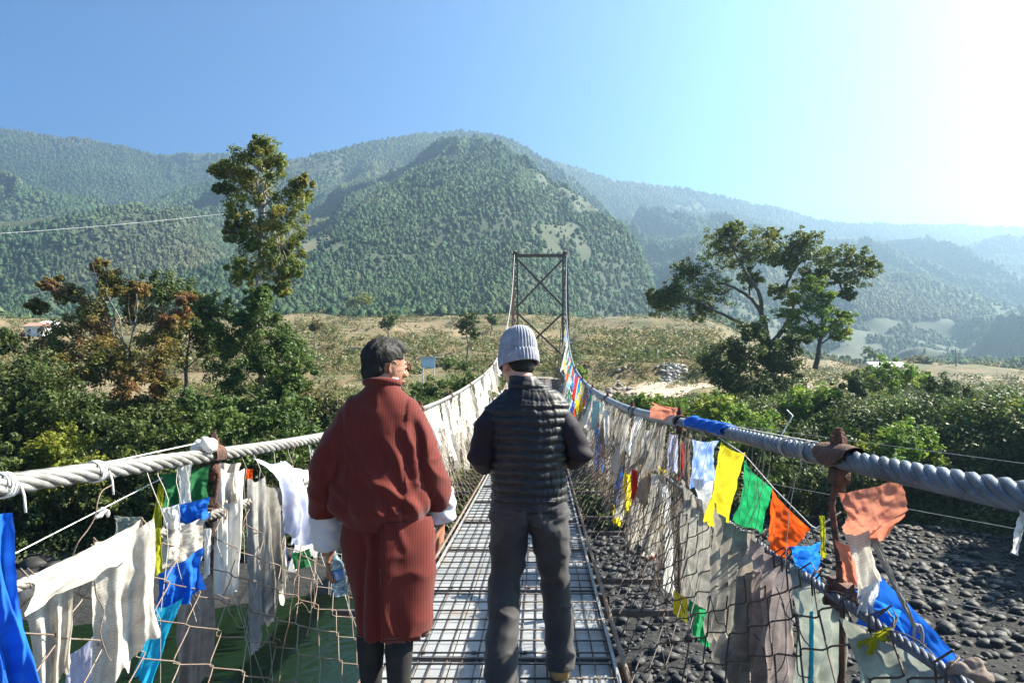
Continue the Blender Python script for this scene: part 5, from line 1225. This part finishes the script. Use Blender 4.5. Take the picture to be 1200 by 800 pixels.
# ---- man in the maroon robe
YA = 3.15; RA = P(447, 640, YA); zA = float(zdF(YA)) + .03
ra = empty('person', (RA.x, YA, zA), 'man in maroon striped knee-length robe with white cuffs, holding a water bottle', 'person')
HcA = Vector((.010, .02, 1.535)); RhA = Euler((RAD(-4), 0, RAD(-50))).to_matrix()
mb = MB(); head(mb, HcA, RhA, 1.0)
loft(mb, [(0, -.02, 1.38, .085, .07), (0, -.012, 1.44, .060, .060), (0, -.004, 1.47, .057, .062), (0, .0, 1.50, .052, .06)])
loft(mb, [(0, 0, .80, .13, .10), (0, 0, .95, .13, .09), (0, 0, 1.15, .14, .09), (0, 0, 1.27, .14, .08), (0, -.01, 1.34, .11, .06), (0, -.01, 1.40, .07, .05)])
armsA = {-1: [(-.11, -.01, 1.32), (-.182, -.02, 1.19), (-.235, -.01, 1.06), (-.245, .04, .93), (-.250, .085, .78), (-.248, .10, .70)], 1: [(.11, -.01, 1.32), (.165, -.01, 1.19), (.205, .0, 1.08), (.235, .06, .96), (.242, .11, .875), (.242, .13, .835)]}
for s_, a in armsA.items(): loft(mb, [(*p, r, r) for p, r in zip(a, (.045, .042, .038, .034, .028, .025))], 14)
hand(mb, (-.248, .10, .69), (.0, .15, -1), (1, .0, .0), 1, 1.0)
hand(mb, (.242, .135, .825), (-.05, .15, -1), (-1, .2, 0), -1, .35)
for s_, x0, x1, y1 in ((-1, -.07, -.045, .03), (1, .085, .085, -.06)):
    loft(mb, [(x0, 0, .86, .085, .085), (x0, .0, .65, .072, .075), (x1, y1 * .4, .45, .052, .055), (x1, y1 * .6 - .012, .34, .050, .055), (x1, y1, .12, .034, .038), (x1, y1, .06, .036, .042)], 16)
    loft(mb, [(x1, y1 - .05, .05, .035, .03), (x1, y1 + .05, .045, .04, .03), (x1, y1 + .14, .03, .04, .022), (x1, y1 + .19, .025, .025, .016)], 14)
placed(rmesh(mb, .0045, 2), 'body', M_skin, ra)
# stockings and shoes
for s_, x1, y1 in ((-1, -.045, .03), (1, .085, -.06)):
    mb = MB(); loft(mb, [(x1, y1 * .2, .56, .062, .064), (x1, y1 * .4, .45, .060, .062), (x1, y1 * .6 - .014, .34, .060, .064), (x1, y1 * .8, .22, .050, .054), (x1, y1, .12, .042, .046), (x1, y1, .05, .042, .048)], 18)
    placed(rmesh(mb, .008, 3), 'stocking', M_sock, ra)
    mb = MB(); loft(mb, [(x1, y1 - .085, .05, .03, .045), (x1, y1 - .05, .05, .042, .05), (x1, y1 + .04, .05, .047, .045), (x1, y1 + .13, .035, .05, .032), (x1, y1 + .20, .03, .035, .024)], 18); me = rmesh(mb, .008, 3)
    sh = placed(me, 'shoe', M_sock, ra)
# robe: bloused upper part with wide sleeves
mb = MB()
loft(mb, [(0, 0, .905, .155, .11), (.0, -.004, .915, .195, .145), (.0, -.03, .950, .212, .168), (.002, -.02, 1.03, .206, .155), (0, -.015, 1.15, .200, .140), (0, -.012, 1.27, .196, .128), (0, -.010, 1.335, .182, .112), (0, -.012, 1.385, .142, .094), (0, -.010, 1.425, .100, .082), (0, -.006, 1.45, .078, .076), (0, -.004, 1.47, .068, .072)], 40)
loft(mb, [(-.11, -.01, 1.30, .08, .08), (-.182, -.02, 1.22, .070, .088), (-.232, -.02, 1.08, .072, .092), (-.245, .01, .985, .070, .086), (-.250, .04, .90, .074, .080)], 24)
loft(mb, [(.11, -.01, 1.30, .08, .08), (.168, -.015, 1.22, .066, .086), (.206, -.01, 1.10, .066, .088), (.232, .035, 1.0, .070, .084), (.236, .07, .945, .074, .080)], 24)
me = rmesh(mb, .0075, 3); co, no = get(me)
x, y, z = co.T
d = .010 * (fbm(x * 5 + 3, z * 5 + y * 4, 3, 3) - .5) * 2
rg = lambda a, b, s_: (1 - np.abs(2 * fbm(a, b, s_, 3) - 1)) ** 5
d = d + .011 * rg((x + z * .6) * 5, (z - x * .6) * 2.4, 71) + .008 * rg((x - z * .5) * 9 + 4, (z + x * .5) * 5, 72) * (np.abs(x) > .12) - .006
# diagonal drag folds from the right shoulder to the small of the back, gathers over the belt
for (x0, z0, x1, z1, wd, am) in ((.10, 1.30, .19, 1.0, .018, .014), (.02, 1.25, .16, 1.0, .02, .012), (-.03, 1.06, .18, .96, .018, .016), (-.17, 1.25, -.19, .98, .02, .012), (.16, 1.33, .23, 1.12, .016, .012), (-.08, 1.12, .05, .99, .02, .010), (-.22, 1.16, -.16, .97, .015, .012), (-.10, .98, -.20, 1.05, .015, .010)):
    ex, ez = x1 - x0, z1 - z0; L_ = math.hypot(ex, ez); t = ((x - x0) * ex + (z - z0) * ez) / L_ ** 2; dist = ((x - x0) * ez - (z - z0) * ex) / L_ + .012 * np.sin(t * 5)
    d += am * np.exp(-(dist / wd) ** 2) * np.exp(-((t - .5) / .42) ** 4) - am * .6 * np.exp(-((dist - wd * 1.7) / wd) ** 2) * np.exp(-((t - .5) / .42) ** 4)
gather = np.exp(-((z - .95) / .06) ** 2) * .007 * np.sin(x * 75 + np.sin(z * 20) * 1.5 + y * 30) * (np.abs(x) < .21)
co += no * (d + gather)[:, None]; put(me, co)
rob = placed(me, 'robe_top', M_gho, ra)
# folded collar
mb = MB(); pts = []
for k in range(19):
    a = 2 * PI * k / 18; pts.append(Vector((math.cos(a) * .072, -.006 + math.sin(a) * .074, 1.462 - .012 * math.sin(a))))
mb.tube(pts, .015, 8, cap=False); me = mbmesh(mb); placed(me, 'collar', M_gho, rob)
mb = MB(); pts = [Vector((math.cos(2 * PI * k / 18) * .066, -.004 + math.sin(2 * PI * k / 18) * .068, 1.480)) for k in range(19)]; mb.tube(pts, .006, 6, cap=False); placed(mbmesh(mb), 'collar_lining', M_white_cuff, rob)
# skirt with the back overlap
mb = MB()
loft(mb, [(.004, .0, .955, .155, .108), (.006, 0, .90, .172, .122), (.012, 0, .80, .184, .134), (.018, 0, .68, .174, .136), (.026, 0, .55, .160, .132), (.036, 0, .42, .146, .126), (.038, 0, .395, .144, .125)], 44)
me = rmesh(mb, .0075, 3); co, no = get(me); x, y, z = co.T
back = (no[:, 1] < -.05)
edge = .022 + .012 * (.9 - z)
step = np.where(back, (.024 * smooth((x - edge) / .008)), 0) + np.where(back & (x < edge), -.014 * np.exp(-((x - edge + .02) / .02) ** 2), 0)
fo = .011 * np.sin(x * 30 + 1.5 * np.sin(z * 4) + 1) * smooth((.92 - z) / .3) + .008 * (fbm(x * 8, z * 3, 12, 3) - .5) * 2 + .008 * (1 - np.abs(2 * fbm(x * 7 + z * 2, z * 3.5, 73, 3) - 1)) ** 5
fo += -.02 * np.exp(-((x + .045 + .05 * (.9 - z)) / .022) ** 2) * back * smooth((.9 - z) / .15)
co += no * (step + fo)[:, None]
co[:, 2] += np.where(z < .42, .012 * np.sin(x * 22), 0); put(me, co)
drop(me, lambda p: p.z < .392)
sk = placed(me, 'robe_skirt', M_gho, ra)
sm = sk.modifiers.new('s', 'SOLIDIFY'); sm.thickness = .004
fl = sk.data.copy(); fl.materials.clear(); co, no = get(fl); co = co + no * (.010 + .004 * np.sin(co[:, 2] * 9))[:, None]; put(fl, co)
drop(fl, lambda p: p.x < .016 + .022 * (.9 - p.z) or p.y > .02 or p.z > .90 or p.z < .405)
fl = placed(fl, 'back_flap', M_gho, sk); fl.modifiers.new('s', 'SOLIDIFY').thickness = .007
mb = MB(); pts = [Vector((.005 + math.cos(2 * PI * k / 30) * .180, math.sin(2 * PI * k / 30) * .126, .925)) for k in range(31)]; mb.tube(pts, .012, 8, cap=False); placed(mbmesh(mb), 'belt', M_gho, ra)
# cuffs
for s_, a, b_ in ((-1, (-.258, .035, .925), (-.250, .085, .740)), (1, (.236, .06, .985), (.246, .105, .860))):
    mb = MB(); a = Vector(a); b_ = Vector(b_)
    loft(mb, [(*a, .066, .070), (*a.lerp(b_, .4), .070, .072), (*a.lerp(b_, .8), .073, .072), (*b_, .068, .068)], 28); me = rmesh(mb, .006, 2)
    co, no = get(me); co += no * (.005 * np.sin(co[:, 2] * 90 + co[:, 0] * 60) * .6 + .006 * (fbm(co[:, 0] * 20, co[:, 2] * 20, 5, 2) - .5) * 2)[:, None]; put(me, co)
    ax = (b_ - a).normalized(); endp = b_ - ax * .004
    drop(me, lambda p: (p - endp).dot(ax) > 0)
    c_ = placed(me, 'cuff', M_white_cuff, ra); mo = c_.modifiers.new('s', 'SOLIDIFY'); mo.thickness = .003
# hair
def hair_shell(mb, c, R, parts):
    for p, r in parts: mb.sphere(Vector(c) + R @ Vector(p), r, R, 24, 16)
mb = MB(); hair_shell(mb, HcA, RhA, [((0, -.014, .036), (.079, .099, .088)), ((0, -.050, -.02), (.064, .058, .070)), ((0, .034, .070), (.062, .050, .046)), ((.005, .01, .090), (.056, .066, .032))])
me = rmesh(mb, .0045, 1); co, no = get(me)
Rt = RhA.transposed(); loc = np.array([tuple(Rt @ (Vector(p) - HcA)) for p in co])
st = (fbm(loc[:, 0] * 90, loc[:, 1] * 18 + loc[:, 2] * 10, 5, 3) - .5) * .016 + (fbm(loc[:, 0] * 200, loc[:, 1] * 30 + loc[:, 2] * 25, 6, 2) - .5) * .005
co += no * st[:, None]; put(me, co)
def face_zone(p):
    q = Rt @ (p - HcA); yl, zl, xl = q.y, q.z, abs(q.x)
    if zl < -.088 - .0 * xl: return True
    if yl > .055 and zl < .060: return True
    if yl > .078: return True          # forehead and face
    if xl > .05 and yl > -.0 and zl < .030: return True  # temple in front of the ear
    if xl > .055 and yl > -.04 and zl < .012: return True  # round the ear
    return False
drop(me, face_zone); hr = placed(me, 'hair', M_hair, ra)
hr.modifiers.new('s', 'SOLIDIFY').thickness = .004
# eyes, brows, glasses
def face_bits(c, R, root, lens_mat, frame_mat, glasses=True):
    for sx in (-1, 1):
        mb = MB(); mb.sphere(Vector(c) + R @ Vector((sx * .032, .083, -.001)), .0095, None, 12, 8); placed(mbmesh(mb), 'eye', pmat('eye_white', (.6, .58, .55), None, 3, .2), root)
        mb = MB(); mb.tube([Vector(c) + R @ Vector((sx * (.014 + .036 * t), .094 - .014 * t * t, .018 + .006 * math.sin(PI * t))) for t in np.linspace(0, 1, 6)], [.0012, .002, .0024, .002, .0016, .001], 6); placed(mbmesh(mb), 'eyebrow', M_hair, root)
    if not glasses: return
    mb = MB()
    for sx in (-1, 1):
        pts = [Vector(c) + R @ Vector((sx * (.034 + .024 * math.cos(a)), .104 - .012 * abs(.034 + .024 * math.cos(a)) / .06, .000 + .017 * math.sin(a))) for a in np.linspace(0, 2 * PI, 20)]
        mb.tube(pts, .0018, 6, cap=False)
        mb.tube([Vector(c) + R @ Vector(p) for p in ((sx * .057, .090, .004), (sx * .074, .05, .004), (sx * .080, 0, .004), (sx * .080, -.018, -.008))], .0011, 6)
    mb.tube([Vector(c) + R @ Vector(p) for p in ((-.011, .104, .002), (0, .108, .005), (.011, .104, .002))], .0018, 6)
    g = placed(mbmesh(mb), 'glasses_frame', frame_mat, root)
    for sx in (-1, 1):
        mb = MB(); n = 18; V = [Vector(c) + R @ Vector((sx * .034, .1045, 0))] + [Vector(c) + R @ Vector((sx * (.034 + .023 * math.cos(a)), .1035 - .012 * abs(.034 + .024 * math.cos(a)) / .06, .016 * math.sin(a))) for a in np.linspace(0, 2 * PI, n, endpoint=False)]
        mb.add(V, [(0, 1 + k, 1 + (k + 1) % n) for k in range(n)]); placed(mbmesh(mb), 'lens', lens_mat, g)
face_bits(HcA, RhA, ra, pmat('brown_lens', (.14, .06, .01), None, 3, .1, spec=.7), M_rust)
# bottle held in his left hand
hb = Vector((RA.x, YA, zA)) + Vector((-.255, .13, .70)); ax = Vector((.25, -.15, -1)).normalized(); Rb = ax.to_track_quat('Z', 'Y').to_matrix()
hb = Vector((RA.x, YA, zA)) + Vector((-.235, .105, .72))
bt = empty('water_bottle', hb, 'small clear blue plastic water bottle hanging from the robed man\'s left hand', 'bottle')
def mkglass(name, col):
    m, N, L = new_mat(name); out = N.new('ShaderNodeOutputMaterial'); b = N.new('ShaderNodeBsdfPrincipled'); b.inputs['Base Color'].default_value = (*col, 1); b.inputs['Roughness'].default_value = .08
    b.inputs['Transmission Weight'].default_value = .75; b.inputs['IOR'].default_value = 1.2; L.new(b.outputs[0], out.inputs[0]); return m
mb = MB(); prof = [(.012, 0), (.013, .02), (.02, .04), (.031, .062), (.032, .075), (.0305, .08), (.032, .085), (.032, .12), (.030, .125), (.032, .13), (.032, .16), (.030, .165), (.032, .17), (.032, .19), (.027, .2)]
mb.lathe(hb, prof, 24, Rb); mb.build('bottle_body', mkglass('clear_blue_plastic', (.45, .68, .85)), bt)
mb = MB(); mb.lathe(hb, [(.0328, .09), (.0332, .092), (.0332, .128), (.0328, .13)], 24, Rb, cap=False); mb.build('bottle_label', pmat('blue_label', (.05, .25, .62), (.5, .6, .75), 30, .4), bt)
mb = MB(); mb.lathe(hb, [(.014, -.016), (.0155, -.014), (.0155, .002), (.014, .004)], 20, Rb); mb.build('bottle_cap', pmat('blue_cap', (.03, .25, .7), None, 3, .4), bt)

# ---- man in the beanie
YB = 3.6; RB = P(620, 640, YB); zB = float(zdF(YB)) + .03
rb = empty('person', (RB.x, YB, zB), 'man in a black quilted vest, charcoal trousers and pale grey beanie seen from behind', 'person')
HcB = Vector((-.055, .04, 1.555)); RhB = Euler((RAD(-10), RAD(2), RAD(28))).to_matrix()
mb = MB(); head(mb, HcB, RhB, .98)
loft(mb, [(-.025, -.01, 1.40, .08, .065), (-.03, -.005, 1.46, .058, .058), (-.045, .01, 1.52, .055, .06), (-.05, .02, 1.55, .052, .06)])
loft(mb, [(0, 0, .80, .13, .09), (0, 0, .95, .13, .085), (-.005, 0, 1.15, .14, .085), (-.01, 0, 1.32, .16, .08), (-.02, -.01, 1.40, .13, .06), (-.025, -.01, 1.43, .07, .05)])
armsB = {-1: [(-.14, -.01, 1.325), (-.208, -.03, 1.24), (-.240, -.03, 1.10), (-.225, .08, 1.05), (-.15, .19, 1.08), (-.12, .23, 1.10)], 1: [(.12, -.01, 1.325), (.19, -.03, 1.24), (.255, -.03, 1.115), (.225, .08, 1.075), (.13, .19, 1.09), (.10, .23, 1.10)]}
for s_, a in armsB.items(): loft(mb, [(*p, r, r) for p, r in zip(a, (.05, .046, .040, .036, .028, .025))], 14)
hand(mb, (-.11, .24, 1.105), (.8, .5, .2), (0, -.4, 1), -1, .7); hand(mb, (.09, .24, 1.105), (-.8, .5, .2), (0, -.4, 1), 1, .7)
legB = {-1: [(-.085, 0, .86), (-.098, .0, .70), (-.120, .0, .50), (-.130, -.12, .35), (-.132, -.24, .10)], 1: [(.085, 0, .86), (.105, .01, .70), (.130, .05, .50), (.148, .05, .35), (.155, .04, .10)]}
for s_, a in legB.items():
    loft(mb, [(*p, r, r) for p, r in zip(a, (.085, .072, .052, .048, .036))], 14); e = a[-1]
    loft(mb, [(e[0], e[1] - .05, .05, .035, .03), (e[0], e[1] + .05, .045, .04, .03), (e[0], e[1] + .14, .03, .04, .022), (e[0], e[1] + .18, .025, .025, .016)], 14)
placed(rmesh(mb, .0045, 2), 'body', M_skin2, rb)
# trousers
mb = MB()
loft(mb, [(0, 0, 1.0, .160, .11), (0, 0, .92, .172, .122), (0, -.005, .84, .182, .130), (0, -.005, .79, .182, .122)], 32)
loft(mb, [(-.088, -.005, .82, .095, .118), (-.098, .0, .72, .092, .105), (-.108, .0, .60, .084, .092), (-.120, -.005, .50, .076, .083), (-.126, -.07, .40, .075, .080), (-.130, -.16, .25, .074, .078), (-.132, -.235, .10, .077, .080), (-.132, -.25, .03, .080, .082)], 28)
loft(mb, [(.088, -.005, .82, .095, .118), (.104, .008, .72, .092, .105), (.118, .03, .60, .082, .092), (.130, .048, .50, .073, .082), (.140, .05, .40, .070, .078), (.150, .045, .25, .067, .075), (.155, .035, .13, .070, .080), (.156, .025, .06, .070, .084)], 28)
me = rmesh(mb, .0075, 3); co, no = get(me); x, y, z = co.T
d = .010 * (fbm(x * 6, z * 7 + y * 3, 33, 3) - .5) * 2 + .010 * (1 - np.abs(2 * fbm(x * 6 + z * 3, z * 6 - x * 4, 75, 3) - 1)) ** 5
d += .007 * np.sin(z * 55 + x * 22 * np.sign(x) + 3 * fbm(x * 4, z * 4, 9, 2)) * (np.exp(-((z - .13) / .07) ** 2) + .75 * np.exp(-((z - .50) / .06) ** 2) + .6 * np.exp(-((z - .78) / .05) ** 2))
d += -.012 * np.exp(-(x / .012) ** 2) * (z > .72) * (z < .92) * (no[:, 1] < 0)
d += .005 * np.sin((z * 30 + np.abs(x) * 45)) * (z > .62) * (z < .84)
co += no * d[:, None]; put(me, co); tr = placed(me, 'trousers', M_trs, rb)
for sx in (-1, 1):   # back pockets
    mb = MB(); mb.tube([Vector((sx * .05, -.131, .90)), Vector((sx * .085, -.126, .902)), Vector((sx * .12, -.112, .90))], .003, 5); placed(mbmesh(mb), 'pocket_seam', M_trs, tr)
# sleeves
for s_, a in armsB.items():
    mb = MB(); loft(mb, [(*p, r, r2) for p, r, r2 in zip(a[:-1], (.062, .066, .062, .054, .042), (.062, .070, .064, .052, .040))], 22); me = rmesh(mb, .0065, 3); co, no = get(me)
    d = .006 * np.sin(co[:, 2] * 60 + co[:, 1] * 30) * np.exp(-((co[:, 2] - 1.13) / .06) ** 2) + .006 * (fbm(co[:, 0] * 10, co[:, 2] * 10, 4, 3) - .5) * 2
    co += no * d[:, None]; put(me, co); placed(me, 'sleeve', M_shirt, rb)
# vest
mb = MB()
loft(mb, [(0, 0, .80, .180, .132), (0, 0, .84, .186, .136), (0, -.004, .95, .184, .134), (-.002, -.008, 1.08, .186, .134), (-.004, -.01, 1.20, .196, .136), (-.008, -.012, 1.30, .212, .130), (-.012, -.012, 1.36, .205, .115), (-.016, -.012, 1.40, .165, .096), (-.022, -.01, 1.435, .112, .082), (-.028, -.004, 1.46, .080, .076), (-.030, .0, 1.475, .072, .074), (-.036, .006, 1.505, .068, .072)], 44)
me = rmesh(mb, .0058, 2); co, no = get(me); x, y, z = co.T
per = .042; phz = ((z + .012 * np.sin(x * 5) + .004 * np.sin(x * 31)) / per) % 1.0
puff = np.sin(PI * phz) ** .55
amp_ = .011 * np.where(z < 1.36, 1, .35) * np.where(z < .84, .3, 1)
ang = np.arctan2(y, x)
pucker = (fbm(ang * 22, z * 8, 61, 3) - .5) * .009 * (1 - .7 * puff) + (fbm(ang * 5 + z * 9, z * 18 - ang * 3, 62, 2) - .5) * .008
co += no * (puff * amp_ + pucker - .006)[:, None]
co += no * (-.010 * np.exp(-((z - 1.44) / .006) ** 2))[:, None]
put(me, co); drop(me, lambda p: p.z > 1.50); vs = placed(me, 'vest', M_vest, rb); vs.modifiers.new('s', 'SOLIDIFY').thickness = .005
# boots
for s_, a in legB.items():
    e = a[-1]; X_, Y_ = e[0], e[1]
    mb = MB(); loft(mb, [(X_, Y_ + (.07 if s_ < 0 else .0), .20, .040, .045), (X_, Y_ + (.035 if s_ < 0 else 0), .13, .048, .052), (X_, Y_ - .012, .08, .050, .068), (X_, Y_ + .01, .045, .052, .085)], 22); loft(mb, [(X_, Y_ - .075, .052, .036, .044), (X_, Y_ - .04, .055, .046, .050), (X_, Y_ + .06, .055, .050, .048), (X_, Y_ + .14, .045, .054, .036), (X_, Y_ + .20, .04, .040, .028)], 22)
    me = rmesh(mb, .006, 3); co, no = get(me); co += no * (.004 * (fbm(co[:, 0] * 30, co[:, 2] * 30, 3, 3) - .5))[:, None]; put(me, co); bo = placed(me, 'boot', M_boot, rb)
    mb = MB(); n = 26; V = []
    for zz in (-.004, .022):
        for k in range(n):
            an = 2 * PI * k / n; V.append((X_ + math.cos(an) * (.052 - .006 * (math.sin(an) < 0)), Y_ + .055 + math.sin(an) * .145, zz))
    mb.add(V, [tuple(range(n - 1, -1, -1)), tuple(range(n, 2 * n))] + [(k, (k + 1) % n, n + (k + 1) % n, n + k) for k in range(n)]); placed(mbmesh(mb), 'sole', M_sole, bo)
# hair under the beanie
mb = MB(); hair_shell(mb, HcB, RhB, [((0, -.012, .022), (.079, .099, .085)), ((0, -.05, -.02), (.062, .052, .052))]); me = rmesh(mb, .005, 1); Rt2 = RhB.transposed()
drop(me, lambda p: (lambda q: q.z < -.058 or q.y > .03 or (abs(q.x) > .05 and q.y > -.035 and q.z < .02))(Rt2 @ (p - HcB))); placed(me, 'hair', M_hair, rb)
face_bits(HcB, RhB, rb, M_lens, M_sock)
# beanie: ribbed lathe with a folded brim, slouching back a little
nr_, nz_ = 144, 40; V = []
for j in range(nz_):
    t = j / (nz_ - 1)
    if t < .30: s = t / .30; r = .107 + .002 * math.sin(s * PI); h = -.012 + .066 * s; brim = 1
    else:
        s = (t - .30) / .70; a = s * PI / 2; r = .103 * math.cos(a) ** .62 if s < 1 else .0; h = .050 + .135 * math.sin(a) ** 1.0; brim = 0
    for k in range(nr_):
        an = 2 * PI * k / nr_; rib = .0032 * (1 if brim else (1 - s * .5)) * math.sin(an * 36) * (1 if r > .02 else 0)
        rr = r + rib + (.001 * math.sin(an * 3 + h * 40)); 
        p = Vector((math.cos(an) * rr * .90, math.sin(an) * rr * 1.06 - .012, h)); p.y -= .022 * max(0, (h - .06) / .12)
        V.append(HcB + RhB @ (Matrix.Rotation(RAD(-6), 3, 'X') @ p))
F = [(j * nr_ + k, j * nr_ + (k + 1) % nr_, (j + 1) * nr_ + (k + 1) % nr_, (j + 1) * nr_ + k) for j in range(nz_ - 1) for k in range(nr_)]
mb = MB(); mb.add(V, F); be = placed(mbmesh(mb), 'beanie', M_beanie, rb); be.modifiers.new('s', 'SOLIDIFY').thickness = .004
# small stitched white mark on the left of the brim
mb = MB()
for dz, dx, w_, h_ in ((0, 0, .008, .016), (.004, .007, .007, .008)):
    a0 = RAD(212); c_ = Vector((math.cos(a0) * .0985, math.sin(a0) * .114 - .012, .022 + dz)); Rz = Matrix.Rotation(a0 + PI / 2, 3, 'Z')
    c_ += Rz @ Vector((dx, 0, 0)); R_ = RhB @ Matrix.Rotation(RAD(-6), 3, 'X'); mb.box(HcB + R_ @ c_, (w_, .004, h_), R_ @ Rz)
placed(mbmesh(mb), 'stitched_mark', M_white_cuff, be)
# ------------------------------------------------------------------ haze
def build_haze(dens, aniso, colr):
    m, N, L = new_mat('haze_air'); out = N.new('ShaderNodeOutputMaterial'); v = N.new('ShaderNodeVolumePrincipled')
    v.inputs['Color'].default_value = (*colr, 1); v.inputs['Density'].default_value = dens; v.inputs['Anisotropy'].default_value = aniso
    L.new(v.outputs[0], out.inputs['Volume'])
    mb = MB(); mb.box((0, 1650, 390), (8000, 3500, 800))
    o = mb.build('haze', m, smooth=False); tag(o, 'pale blue haze lying in the valley air', 'haze', kind='stuff')
build_haze(0.00036, 0.65, (0.50, 0.76, 1.0))
